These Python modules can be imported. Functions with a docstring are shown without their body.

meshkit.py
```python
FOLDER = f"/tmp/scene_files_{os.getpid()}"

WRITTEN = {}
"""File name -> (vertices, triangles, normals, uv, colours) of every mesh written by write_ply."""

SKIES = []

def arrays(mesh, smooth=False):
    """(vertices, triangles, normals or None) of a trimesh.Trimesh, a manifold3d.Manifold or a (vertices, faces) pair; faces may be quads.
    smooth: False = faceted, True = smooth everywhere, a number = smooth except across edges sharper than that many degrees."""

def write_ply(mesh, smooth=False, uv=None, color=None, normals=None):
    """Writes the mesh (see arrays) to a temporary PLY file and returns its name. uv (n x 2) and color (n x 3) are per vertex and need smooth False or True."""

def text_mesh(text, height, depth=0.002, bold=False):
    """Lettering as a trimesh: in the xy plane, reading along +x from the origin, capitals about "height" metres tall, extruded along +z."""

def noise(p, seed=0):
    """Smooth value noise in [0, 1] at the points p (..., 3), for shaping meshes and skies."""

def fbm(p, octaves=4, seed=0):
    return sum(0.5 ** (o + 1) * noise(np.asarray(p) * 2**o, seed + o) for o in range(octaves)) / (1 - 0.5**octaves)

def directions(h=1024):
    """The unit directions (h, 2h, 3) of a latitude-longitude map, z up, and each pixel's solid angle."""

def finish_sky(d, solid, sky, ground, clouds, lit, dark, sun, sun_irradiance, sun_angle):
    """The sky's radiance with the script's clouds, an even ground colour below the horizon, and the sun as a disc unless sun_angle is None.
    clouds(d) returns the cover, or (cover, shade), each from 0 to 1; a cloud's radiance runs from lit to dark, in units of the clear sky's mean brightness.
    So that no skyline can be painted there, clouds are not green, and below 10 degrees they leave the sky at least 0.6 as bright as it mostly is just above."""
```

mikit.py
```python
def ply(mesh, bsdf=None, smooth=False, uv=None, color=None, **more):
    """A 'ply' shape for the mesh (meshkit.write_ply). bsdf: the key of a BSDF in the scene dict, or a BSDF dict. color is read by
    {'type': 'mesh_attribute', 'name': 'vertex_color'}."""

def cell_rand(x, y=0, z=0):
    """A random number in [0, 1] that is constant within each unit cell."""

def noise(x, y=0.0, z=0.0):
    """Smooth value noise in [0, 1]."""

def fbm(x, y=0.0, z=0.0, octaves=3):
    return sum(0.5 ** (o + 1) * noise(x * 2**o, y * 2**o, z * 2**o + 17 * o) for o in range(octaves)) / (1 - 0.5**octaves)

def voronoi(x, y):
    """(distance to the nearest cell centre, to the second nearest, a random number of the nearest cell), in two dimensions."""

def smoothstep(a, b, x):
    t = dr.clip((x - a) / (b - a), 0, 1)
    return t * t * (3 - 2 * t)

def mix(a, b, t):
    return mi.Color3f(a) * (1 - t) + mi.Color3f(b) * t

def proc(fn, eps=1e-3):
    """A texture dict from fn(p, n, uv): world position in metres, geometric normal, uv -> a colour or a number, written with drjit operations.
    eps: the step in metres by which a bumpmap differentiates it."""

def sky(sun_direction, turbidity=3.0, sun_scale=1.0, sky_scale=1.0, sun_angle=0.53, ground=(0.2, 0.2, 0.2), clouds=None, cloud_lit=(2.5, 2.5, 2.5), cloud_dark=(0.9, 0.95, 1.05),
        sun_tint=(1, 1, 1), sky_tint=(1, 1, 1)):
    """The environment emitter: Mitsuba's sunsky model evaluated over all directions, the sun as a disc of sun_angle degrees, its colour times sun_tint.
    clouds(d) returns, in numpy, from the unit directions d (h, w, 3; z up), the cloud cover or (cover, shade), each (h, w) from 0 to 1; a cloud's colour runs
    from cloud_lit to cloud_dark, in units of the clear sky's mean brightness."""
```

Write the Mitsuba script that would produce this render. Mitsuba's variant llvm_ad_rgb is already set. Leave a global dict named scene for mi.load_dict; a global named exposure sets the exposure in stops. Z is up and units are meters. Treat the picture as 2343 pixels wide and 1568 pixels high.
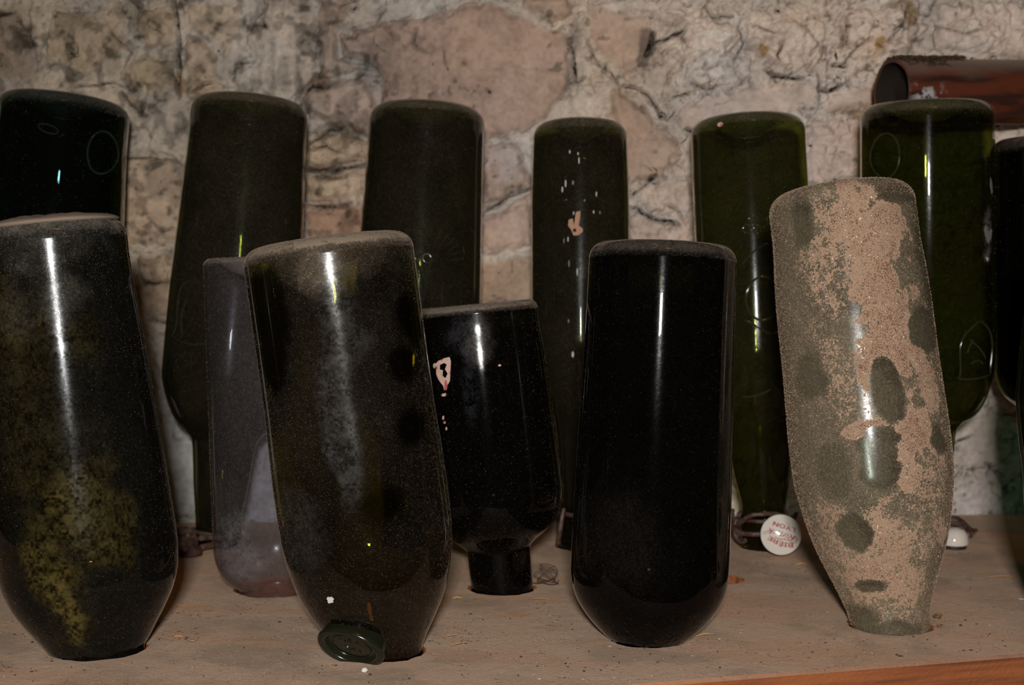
import math, random
import numpy as np
import trimesh, manifold3d
import drjit as dr
import mitsuba as mi
import mikit, meshkit
from scipy.interpolate import PchipInterpolator, RegularGridInterpolator, splprep, splev
from shapely.geometry import Polygon

random.seed(7)
RNG = np.random.default_rng(7)
T = mi.ScalarTransform4f
scene, labels = {}, {}

# ------------------------------------------------------------------ camera, light, exposure
FPX, CX, CY = 3400.0, 1171.5, 784.0
HCAM = 0.195                                   # the lens above the board
PITCH = math.atan(234 / FPX)
EYE = np.array([0.0, 0.0, HCAM])
FWD = np.array([0, math.cos(PITCH), -math.sin(PITCH)])
RIGHT = np.array([1.0, 0, 0])
UP = np.cross(RIGHT, FWD)
scene['camera'] = {'type': 'thinlens', 'fov': 2 * math.degrees(math.atan(CX / FPX)), 'fov_axis': 'x',
                   'aperture_radius': 0.0017, 'focus_distance': 0.70, 'near_clip': 0.02, 'far_clip': 50.0,
                   'to_world': T().look_at(origin=EYE.tolist(), target=(EYE + FWD).tolist(), up=[0, 0, 1])}
exposure = 0.0
FLASH = 1150.0
# the photographer's flash: a small window just above and behind the lens, facing the bottles
scene['camera_flash'] = {'type': 'rectangle', 'to_world': T().look_at(origin=[0.0, -0.20, 0.295], target=[0.0, 0.9, 0.19], up=[0, 0, 1]).scale([0.031, 0.019, 1]),
                         'emitter': {'type': 'area', 'sampling_weight': 8.0, 'radiance': {'type': 'rgb', 'value': [FLASH, FLASH * 0.985, FLASH * 0.96]}}}
labels['camera_flash'] = {'label': 'white flash window of the camera above the lens', 'category': 'flash'}
# the cellar's globe lamp, high above the camera
scene['globe_lamp'] = {'type': 'sphere', 'center': [0.25, -0.3, 1.75], 'radius': 0.10,
                       'emitter': {'type': 'area', 'sampling_weight': 1.0, 'radiance': {'type': 'rgb', 'value': [9.0, 3.0, 0.7]}}}
labels['globe_lamp'] = {'label': 'warm orange globe lamp hanging high in the cellar above the camera', 'category': 'lamp'}
scene['cellar_fill'] = {'type': 'constant', 'sampling_weight': 1.0, 'radiance': {'type': 'rgb', 'value': [0.0065, 0.0052, 0.0042]}}  # added dim fill standing in for light bounced round the cellar


# ------------------------------------------------------------------ helpers
def at(px, py, y):
    """The point seen at a pixel of the photograph, at depth y (metres in front of the lens)."""
    d = FWD + RIGHT * (px - CX) / FPX + UP * (CY - py) / FPX
    return EYE + d * (y - EYE[1]) / d[1]


def on_board(px, py, z=0.0):
    d = FWD + RIGHT * (px - CX) / FPX + UP * (CY - py) / FPX
    return EYE + d * (z - EYE[2]) / d[2]


def lin(r, g, b):
    c = np.array([r, g, b]) / 255.0
    return np.where(c < 0.04045, c / 12.92, ((c + 0.055) / 1.055) ** 2.4).tolist()


def ss(a, b, x):
    t = np.clip((x - a) / (b - a), 0, 1)
    return t * t * (3 - 2 * t)


def numbered(name):
    if name not in USED:
        USED[name] = 0
        return name
    USED[name] += 1
    return f'{name}_{USED[name]:03d}'


USED = {}


def add(key, mesh, bsdf, smooth=False, uv=None, color=None, label=None, category=None, group=None, kind=None):
    key = numbered(key)
    scene[key] = mikit.ply(mesh, bsdf, smooth, uv, color)
    tag(key, label, category, group, kind)
    return key


def tag(key, label=None, category=None, group=None, kind=None):
    d = {k: v for k, v in dict(label=label, category=category, group=group, kind=kind).items() if v}
    if d:
        labels[key] = d


def rgb(*c):
    return {'type': 'rgb', 'value': list(map(float, c))}


def tube(points, radius, sides=6, closed=False):
    """A polyline swept into a round rod with closed ends."""
    p = np.asarray(points, float)
    r = np.broadcast_to(radius, (len(p),)).astype(float)
    t = np.gradient(p, axis=0)
    if closed:
        t = np.roll(p, -1, 0) - np.roll(p, 1, 0)
    t /= np.linalg.norm(t, axis=1, keepdims=True) + 1e-12
    ref = np.where(np.abs(t[:, 2:]) < 0.8, [[0, 0, 1.0]], [[1.0, 0, 0]])
    if len(set((np.abs(t[:, 2]) < 0.8).tolist())) > 1:
        ref = np.broadcast_to([[0.31, 0.77, 0.55]], p.shape)
    a = np.cross(t, ref)
    a /= np.linalg.norm(a, axis=1, keepdims=True) + 1e-12
    b = np.cross(t, a)
    ang = np.arange(sides) * 2 * np.pi / sides
    v = p[:, None] + r[:, None, None] * (np.cos(ang)[None, :, None] * a[:, None] + np.sin(ang)[None, :, None] * b[:, None])
    n = len(p)
    i, j = np.meshgrid(np.arange(n if closed else n - 1), np.arange(sides), indexing='ij')
    i2 = (i + 1) % n
    q = np.stack([i * sides + j, i * sides + (j + 1) % sides, i2 * sides + (j + 1) % sides, i2 * sides + j], -1).reshape(-1, 4)
    f = np.vstack([q[:, [0, 1, 2]], q[:, [0, 2, 3]]])
    v = v.reshape(-1, 3)
    if not closed:
        v = np.vstack([v, p[:1], p[-1:]])
        k = np.arange(sides)
        f = np.vstack([f, np.stack([k * 0 + n * sides, (k + 1) % sides, k], 1),
                       np.stack([k * 0 + n * sides + 1, (n - 1) * sides + k, (n - 1) * sides + (k + 1) % sides], 1)])
    m = trimesh.Trimesh(v, f, process=False)
    m.fix_normals()
    return m


def smooth_path(points, n=40):
    p = np.asarray(points, float)
    tck, _ = splprep(p.T, s=0, k=min(3, len(p) - 1))
    return np.array(splev(np.linspace(0, 1, n), tck)).T


def join(ms):
    return trimesh.util.concatenate(ms)


def lump(center, size, seed, rough=0.35, sub=2, flat=1.0):
    """An irregular pebble, flake or crumb."""
    m = trimesh.creation.icosphere(sub, 1.0)
    v = np.array(m.vertices)
    v *= 1 + rough * (meshkit.fbm(v * 1.4 + seed * 7.13, 3, seed) - 0.5)[:, None] * 2
    v *= np.broadcast_to(size, 3)
    v[:, 2] *= flat
    rot = trimesh.transformations.rotation_matrix(seed * 1.7, [0, 0, 1])[:3, :3]
    v = v @ rot.T
    v[:, 2] -= v[:, 2].min()
    return trimesh.Trimesh(v + np.asarray(center), m.faces, process=False)


# ------------------------------------------------------------------ materials
# (x, z, y): value noise is least even along its third axis, so that axis goes into the depth
N3 = lambda p, k, o=0.0: mikit.noise(p.x * k + o, p.z * k + o, p.y * k)
FB = lambda p, k, o=3: mikit.fbm(p.x * k, p.z * k, p.y * k, o)
NB = lambda p, k, o=0.0: mikit.noise(p.x * k + o, p.y * k + o, p.z * k)      # for the level board
FBB = lambda p, k, o=3: mikit.fbm(p.x * k, p.y * k, p.z * k, o)

scene['lime_mortar'] = {'type': 'bumpmap', 'scale': 0.0006,
                        'arbitrary': mikit.proc(lambda p, n, uv: 0.6 * FB(p, 500.0) + 0.5 * FB(p, 1500.0, 2), eps=2.5e-4),
                        'bsdf': {'type': 'diffuse', 'reflectance': {'type': 'mesh_attribute', 'name': 'vertex_color'}}}


def board_color(p, n, uv):
    wood = mikit.mix((0.33, 0.105, 0.035), (0.17, 0.05, 0.02), mikit.smoothstep(0.3, 0.75, mikit.fbm(p.x * 14, (p.y - 0.26 * p.x) * 210, p.z * 260, 3)))
    a = FBB(p, 38.0)
    dust = mikit.mix((0.50, 0.35, 0.245), (0.375, 0.268, 0.19), mikit.smoothstep(0.35, 0.7, a))
    dust = mikit.mix(dust, (0.5, 0.3, 0.195), 0.6 * mikit.smoothstep(0.5, 0.72, mikit.fbm(p.x * 9, p.y * 60 + p.x * 12, 1.0, 3)))
    dust = mikit.mix(dust, (0.54, 0.36, 0.25), 0.7 * mikit.smoothstep(0.55, 0.8, FBB(p, 17.0)))
    grit = NB(p, 1300.0)
    dust = mikit.mix(dust, (0.12, 0.08, 0.06), 0.75 * mikit.smoothstep(0.84, 0.93, grit) * mikit.smoothstep(0.35, 0.6, NB(p, 90.0, 5.0)))
    dust = mikit.mix(dust, (0.8, 0.64, 0.5), 0.6 * mikit.smoothstep(0.88, 0.96, NB(p, 1100.0, 9.0)))
    # dark crumbs and scratches that bare the wood
    dust = mikit.mix(dust, (0.075, 0.055, 0.045), 0.8 * mikit.smoothstep(0.74, 0.84, 0.6 * NB(p, 520.0, 2.0) + 0.4 * NB(p, 1400.0, 2.0)) * mikit.smoothstep(0.62, 0.78, NB(p, 42.0, 8.0)))
    scr = mikit.smoothstep(0.8, 0.9, mikit.noise(p.x * 55 - p.y * 20, p.y * 330 - p.x * 35, 3.0)) * mikit.smoothstep(0.56, 0.7, NB(p, 21.0, 4.0))
    dust = mikit.mix(dust, (0.55, 0.28, 0.12), 0.75 * scr)
    dust = mikit.mix(dust, (0.5, 0.25, 0.11), 0.7 * mikit.smoothstep(0.72, 0.8, 0.6 * NB(p, 330.0, 6.5) + 0.4 * NB(p, 900.0, 2.5)) * mikit.smoothstep(0.6, 0.75, NB(p, 26.0, 1.0)))
    return mikit.mix(wood, dust, mikit.smoothstep(0.55, 0.9, n.z + 0.1 * (a - 0.5)))


scene['dusty_wood'] = {'type': 'bumpmap', 'scale': 0.0004, 'arbitrary': mikit.proc(lambda p, n, uv: FBB(p, 700.0, 3) + 0.8 * NB(p, 170.0), eps=2.5e-4),
                       'bsdf': {'type': 'principled', 'base_color': mikit.proc(board_color), 'roughness': 0.75, 'specular': 0.25}}
scene['wood_splinter_bare'] = {'type': 'diffuse', 'reflectance': rgb(0.5, 0.27, 0.12)}
scene['crack_dark'] = {'type': 'twosided', 'bsdf': {'type': 'diffuse', 'reflectance': rgb(0.035, 0.026, 0.021)}}  # dark of the cracks: dirt and painted shade in one colour
scene['white_flake'] = {'type': 'diffuse', 'reflectance': rgb(0.72, 0.66, 0.58)}
scene['dark_crumb'] = {'type': 'diffuse', 'reflectance': rgb(0.09, 0.062, 0.048)}
scene['dust_grey'] = {'type': 'diffuse', 'reflectance': rgb(0.25, 0.187, 0.14)}
scene['dust_tan'] = {'type': 'diffuse', 'reflectance': rgb(0.43, 0.3, 0.205)}
scene['sawdust'] = {'type': 'diffuse', 'reflectance': mikit.proc(lambda p, n, uv: mikit.mix((0.36, 0.2, 0.09), (0.14, 0.075, 0.04), mikit.smoothstep(0.4, 0.6, N3(p, 1500.0))))}
scene['dust_rust'] = {'type': 'diffuse', 'reflectance': rgb(0.16, 0.06, 0.035)}
scene['pink_paint'] = {'type': 'diffuse', 'reflectance': mikit.proc(lambda p, n, uv: mikit.mix((0.62, 0.42, 0.33), (0.42, 0.12, 0.1), mikit.smoothstep(0.62, 0.75, N3(p, 420.0))))}
scene['tan_paint'] = {'type': 'diffuse', 'reflectance': rgb(0.44, 0.25, 0.16)}
scene['speck_glint_white'] = {'type': 'diffuse', 'reflectance': rgb(0.5, 0.45, 0.38)}  # this and the grey serve paint specks and painted glints
scene['speck_glint_grey'] = {'type': 'diffuse', 'reflectance': rgb(0.2, 0.18, 0.17)}
scene['porcelain'] = {'type': 'principled', 'base_color': mikit.proc(lambda p, n, uv: mikit.mix((0.7, 0.62, 0.54), (0.42, 0.3, 0.2), 0.6 * mikit.smoothstep(0.62, 0.85, FB(p, 260.0)))),
                      'roughness': 0.12, 'specular': 0.5}
scene['stained_porcelain'] = {'type': 'principled', 'base_color': mikit.proc(lambda p, n, uv: mikit.mix((0.2, 0.13, 0.09), (0.07, 0.035, 0.024), mikit.smoothstep(0.4, 0.65, FB(p, 240.0)))),
                              'roughness': 0.45, 'specular': 0.4}
scene['red_print'] = {'type': 'diffuse', 'reflectance': rgb(0.36, 0.055, 0.05)}
scene['rusty_wire'] = {'type': 'principled', 'base_color': mikit.proc(lambda p, n, uv: mikit.mix((0.12, 0.085, 0.068), (0.085, 0.035, 0.022), mikit.smoothstep(0.4, 0.6, FB(p, 420.0)))),
                       'roughness': 0.5, 'metallic': 0.25, 'specular': 0.5}
scene['black_rubber'] = {'type': 'principled', 'base_color': rgb(0.018, 0.014, 0.012), 'roughness': 0.6}
scene['red_rubber'] = {'type': 'principled', 'base_color': rgb(0.055, 0.02, 0.015), 'roughness': 0.7}
scene['clay_material'] = {'type': 'twosided', 'bsdf': {'type': 'principled', 'base_color': mikit.proc(lambda p, n, uv: mikit.mix(
    mikit.mix(mikit.mix((0.115, 0.03, 0.013), (0.042, 0.016, 0.011), mikit.smoothstep(0.4, 0.7, mikit.fbm(p.x * 30, p.y * 90, p.z * 160, 3))),
              (0.2, 0.14, 0.105), 0.85 * mikit.smoothstep(0.3, 0.9, n.z + 0.35 * (FB(p, 60.0) - 0.5))),
    (0.42, 0.41, 0.39), mikit.smoothstep(0.46, 0.62, FB(p, 230.0)) * mikit.smoothstep(0.016, 0.004, dr.abs(p.x - 0.269)) * mikit.smoothstep(0.014, 0.004, dr.abs(p.z - 0.285)))),
    'roughness': 0.4, 'specular': 0.4}}
scene['bore_shade'] = {'type': 'twosided', 'bsdf': {'type': 'diffuse', 'reflectance': rgb(0.03, 0.022, 0.018)}}  # shade inside the pipe, put into a near-black colour
scene['moss_material'] = {'type': 'twosided', 'bsdf': {'type': 'diffuse', 'reflectance': mikit.proc(lambda p, n, uv: mikit.mix((0.12, 0.075, 0.045), (0.05, 0.035, 0.025), N3(p, 300.0)))}}
scene['root_fibre'] = {'type': 'diffuse', 'reflectance': rgb(0.085, 0.052, 0.036)}


def glass(name, tint, film, stain, rough=0.32, grain=900.0, film_spec=0.5, speckle=False):
    """Tinted glass under a broken film of dust. The mesh's uv holds how much film (u) and how much stain (v) lies on each spot."""
    def hard(p, uv):
        q = 0.40 * N3(p, 2300.0, 1.0) + 0.34 * N3(p, 1050.0, 4.0) + 0.26 * N3(p, 400.0, 2.0)
        return mikit.smoothstep(-0.03, 0.03, uv.y * 0.62 + 0.19 - q) * mikit.smoothstep(0.02, 0.06, uv.y)

    def weight(p, n, uv):
        a, b = N3(p, grain), N3(p, grain * 2.3, 3.0)
        m = uv.x * (0.35 + 0.5 * a + 0.9 * mikit.smoothstep(0.55, 0.95, b))
        if speckle:
            return dr.clip(m * (1 - hard(p, uv)) + 0.96 * hard(p, uv), 0.0, 1.0)
        m = m + mikit.smoothstep(0.0, 0.35, uv.x - 0.55) * mikit.smoothstep(0.3, 0.55, 0.5 * a + 0.5 * b + 0.5 * (uv.x - 0.6))
        s = uv.y * mikit.smoothstep(0.25, 0.75, 0.6 * FB(p, 260.0) + 0.4 * a)
        return dr.clip(m + s, 0.0, 1.0)

    def color(p, n, uv):
        if speckle:
            c = mikit.mix(stain, (0.3, 0.19, 0.12), 0.7 * mikit.smoothstep(0.5, 0.8, N3(p, 1700.0, 7.0)))
            c = mikit.mix(c, (0.11, 0.035, 0.022), 0.9 * mikit.smoothstep(0.6, 0.68, 0.7 * N3(p, 2900.0, 7.0) + 0.3 * N3(p, 420.0, 3.0)) * mikit.smoothstep(0.72, 0.95, uv.y))
            c = mikit.mix(c, (0.8, 0.72, 0.62), mikit.smoothstep(0.86, 0.93, N3(p, 1300.0, 2.0)))
            return mikit.mix(film, c, hard(p, uv))
        c = mikit.mix(film, stain, dr.clip(uv.y / (uv.x + uv.y + 1e-4), 0.0, 1.0))
        return c

    scene[name] = {'type': 'blendbsdf', 'weight': mikit.proc(weight),
                   'bsdf_0': {'type': 'thindielectric', 'int_ior': 1.52, 'specular_transmittance': rgb(*tint)},
                   'bsdf_1': {'type': 'twosided', 'bsdf': {'type': 'principled', 'base_color': mikit.proc(color), 'roughness': mikit.proc(lambda p, n, uv: mikit.mix(rough, 0.95, hard(p, uv))) if speckle else rough, 'specular': film_spec}}}
    scene[name + '_raised'] = {'type': 'principled', 'base_color': rgb(*(0.06 * np.array(tint) + 0.004)), 'roughness': 0.16, 'specular': 0.6}
    return name


glass('olive_glass', (0.16, 0.14, 0.025), (0.13, 0.12, 0.10), (0.165, 0.12, 0.022), 0.17, film_spec=0.9)
glass('dusty_olive_glass', (0.38, 0.355, 0.07), (0.22, 0.17, 0.12), (0.3, 0.3, 0.31), 0.2)
glass('black_glass', (0.06, 0.065, 0.015), (0.15, 0.12, 0.10), (0.12, 0.13, 0.16), 0.13, film_spec=0.9)
glass('green_glass', (0.26, 0.29, 0.10), (0.215, 0.17, 0.115), (0.5, 0.45, 0.38), 0.22, film_spec=0.5)
glass('bright_green_glass', (0.37, 0.40, 0.125), (0.18, 0.16, 0.09), (0.3, 0.27, 0.24), 0.14, film_spec=0.9)
glass('teal_glass', (0.12, 0.25, 0.19), (0.1, 0.1, 0.085), (0.3, 0.3, 0.28), 0.3, film_spec=0.3)
glass('clear_glass', (0.86, 0.86, 0.9), (0.26, 0.22, 0.21), (0.5, 0.5, 0.52), 0.18, film_spec=0.9)
glass('pale_glass', (0.53, 0.59, 0.53), (0.34, 0.26, 0.175), (0.41, 0.262, 0.17), 0.2, 1300.0, speckle=True)

# ------------------------------------------------------------------ the stone wall behind
WALL_Y0, WALL_K = 1.036, 0.055                 # the wall's mean face is y = WALL_Y0 + WALL_K x


def on_wall(px, py):
    d = FWD + RIGHT * (px - CX) / FPX + UP * (CY - py) / FPX
    s = WALL_Y0 / (d[1] - WALL_K * d[0])
    return (EYE + d * s)[[0, 2]]


# every stone: (outline, how far it stands proud, tint, roughness in mm, grain)
STONES = [
    ([(770, 70), (870, 52), (960, 38), (1060, 8), (1150, 12), (1240, 52), (1302, 75), (1312, 140), (1318, 190), (1290, 232), (1240, 280), (1200, 300), (1120, 310), (1050, 400), (900, 400), (868, 240), (880, 180), (850, 150), (785, 130)], 3.5, (0.95, 0.86, 0.8), 0.6),
    ([(690, 215), (760, 190), (845, 172), (872, 238), (860, 330), (800, 300), (705, 275)], 5, (1.0, 0.93, 0.88), 0.9),
    ([(600, -10), (700, -10), (715, 60), (708, 190), (640, 230), (590, 190), (560, 90)], 1.5, (0.98, 0.92, 0.86), 1.6),
    ([(715, -10), (800, -10), (780, 60), (775, 130), (860, 155), (760, 180), (715, 195)], 3, (0.93, 0.86, 0.8), 0.7),
    ([(290, 140), (330, 128), (395, 132), (402, 200), (350, 210), (295, 195)], 4, (0.92, 0.82, 0.68), 0.5),
    ([(412, 80), (470, 95), (505, 140), (510, 210), (450, 240), (415, 225)], 3, (0.96, 0.86, 0.74), 0.9),
    ([(-60, 20), (60, 10), (70, 90), (75, 180), (-60, 200)], 1, (0.72, 0.64, 0.56), 1.2),
    ([(280, 215), (340, 225), (330, 255), (290, 250)], 4, (1.05, 0.97, 0.9), 0.5),
    ([(260, 362), (330, 355), (395, 366), (428, 402), (470, 560), (300, 570), (250, 480)], 3, (1.0, 0.92, 0.84), 0.6),
    ([(300, 590), (400, 580), (440, 640), (420, 730), (310, 720)], 2, (0.98, 0.88, 0.78), 1.0),
    ([(330, 750), (470, 740), (480, 900), (350, 930)], 2, (1.02, 0.98, 0.93), 0.6),
    ([(360, 950), (480, 915), (490, 1180), (380, 1190)], 2, (1.02, 1.0, 0.98), 0.5),
    ([(690, 300), (790, 305), (845, 330), (842, 372), (770, 382), (690, 380)], 3, (1.0, 0.88, 0.74), 1.5),
    ([(690, 396), (780, 394), (845, 386), (845, 455), (790, 464), (690, 464)], 3, (1.02, 0.92, 0.8), 1.3),
    ([(690, 478), (800, 476), (850, 466), (850, 560), (690, 560)], 2, (1.0, 0.84, 0.72), 1.0),
    ([(1100, 322), (1150, 314), (1192, 318), (1208, 345), (1218, 424), (1175, 440), (1150, 460), (1100, 482)], 5, (1.1, 1.03, 0.98), 0.5),
    ([(1100, 496), (1152, 472), (1182, 452), (1225, 440), (1225, 570), (1160, 585), (1100, 590)], 4, (1.06, 0.98, 0.92), 0.6),
    ([(1090, 604), (1160, 597), (1230, 585), (1230, 700), (1090, 700)], 3, (1.0, 0.92, 0.8), 0.8),
    ([(1330, 10), (1420, 20), (1490, 30), (1486, 100), (1440, 185), (1400, 160), (1345, 90)], 0.5, (0.98, 0.9, 0.86), 1.0),
    ([(1385, 196), (1440, 210), (1492, 248), (1520, 285), (1560, 305), (1575, 345), (1520, 400), (1440, 420), (1410, 330)], 5, (1.02, 0.92, 0.86), 0.9),
    ([(1440, 432), (1505, 415), (1580, 400), (1600, 470), (1540, 495), (1470, 484)], 2, (1.02, 0.95, 0.9), 1.6),
    ([(1435, 492), (1465, 494), (1530, 512), (1600, 490), (1600, 590), (1435, 590)], 2, (1.0, 0.9, 0.86), 1.2),
    ([(1545, 262), (1580, 228), (1650, 212), (1760, 190), (1868, 186), (1872, 252), (1800, 268), (1720, 300), (1600, 310), (1570, 298)], 4, (1.05, 0.98, 0.94), 0.7),
    ([(1530, 217), (1588, 186), (1620, 172), (1646, 188), (1600, 204), (1562, 222)], 7, (0.9, 0.78, 0.66), 0.8),
    ([(1882, 214), (1930, 198), (2000, 190), (2040, 240), (1980, 260), (1885, 252)], 3, (1.0, 0.92, 0.86), 0.9),
    ([(1850, 275), (1900, 266), (1975, 275), (1990, 400), (1850, 430)], 2, (1.02, 0.92, 0.88), 1.4),
    ([(1520, 30), (1610, 22), (1626, 52), (1700, 48), (1712, 80), (1660, 130), (1560, 140), (1505, 125), (1512, 96), (1560, 76)], 6, (1.12, 1.06, 1.02), 1.7),
    ([(1720, 20), (1850, 10), (1900, 60), (1890, 130), (1850, 165), (1790, 170), (1730, 140), (1715, 90)], 5, (1.14, 1.08, 1.04), 1.6),
    ([(1935, 20), (2060, 10), (2120, 60), (2080, 130), (2000, 140), (1945, 120), (1925, 70)], 5, (1.12, 1.06, 1.03), 1.7),
    ([(2140, 10), (2300, 0), (2420, 20), (2420, 140), (2240, 130), (2140, 110)], 4, (1.15, 1.1, 1.08), 1.3),
    ([(1180, -20), (1300, -20), (1308, 30), (1262, 50), (1230, 36), (1190, 8)], 6, (1.12, 1.07, 1.02), 0.7),
    ([(2150, 960), (2300, 930), (2310, 1080), (2160, 1090)], 3, (1.15, 1.13, 1.12), 1.0),
    ([(2150, 1100), (2310, 1090), (2310, 1195), (2150, 1195)], 2, (1.12, 1.12, 1.13), 1.0),
    ([(2270, 300), (2420, 295), (2420, 420), (2280, 420)], 2, (1.15, 1.12, 1.12), 0.9),
    ([(120, 20), (280, 10), (285, 120), (200, 180), (110, 130)], 2, (0.9, 0.83, 0.74), 1.5),
    ([(300, 15), (390, 10), (396, 110), (320, 118)], 1.5, (0.98, 0.88, 0.76), 1.1),
    ([(415, 5), (545, 0), (548, 120), (520, 150), (480, 95), (418, 70)], 1.5, (0.98, 0.9, 0.8), 1.3),
]
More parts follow.
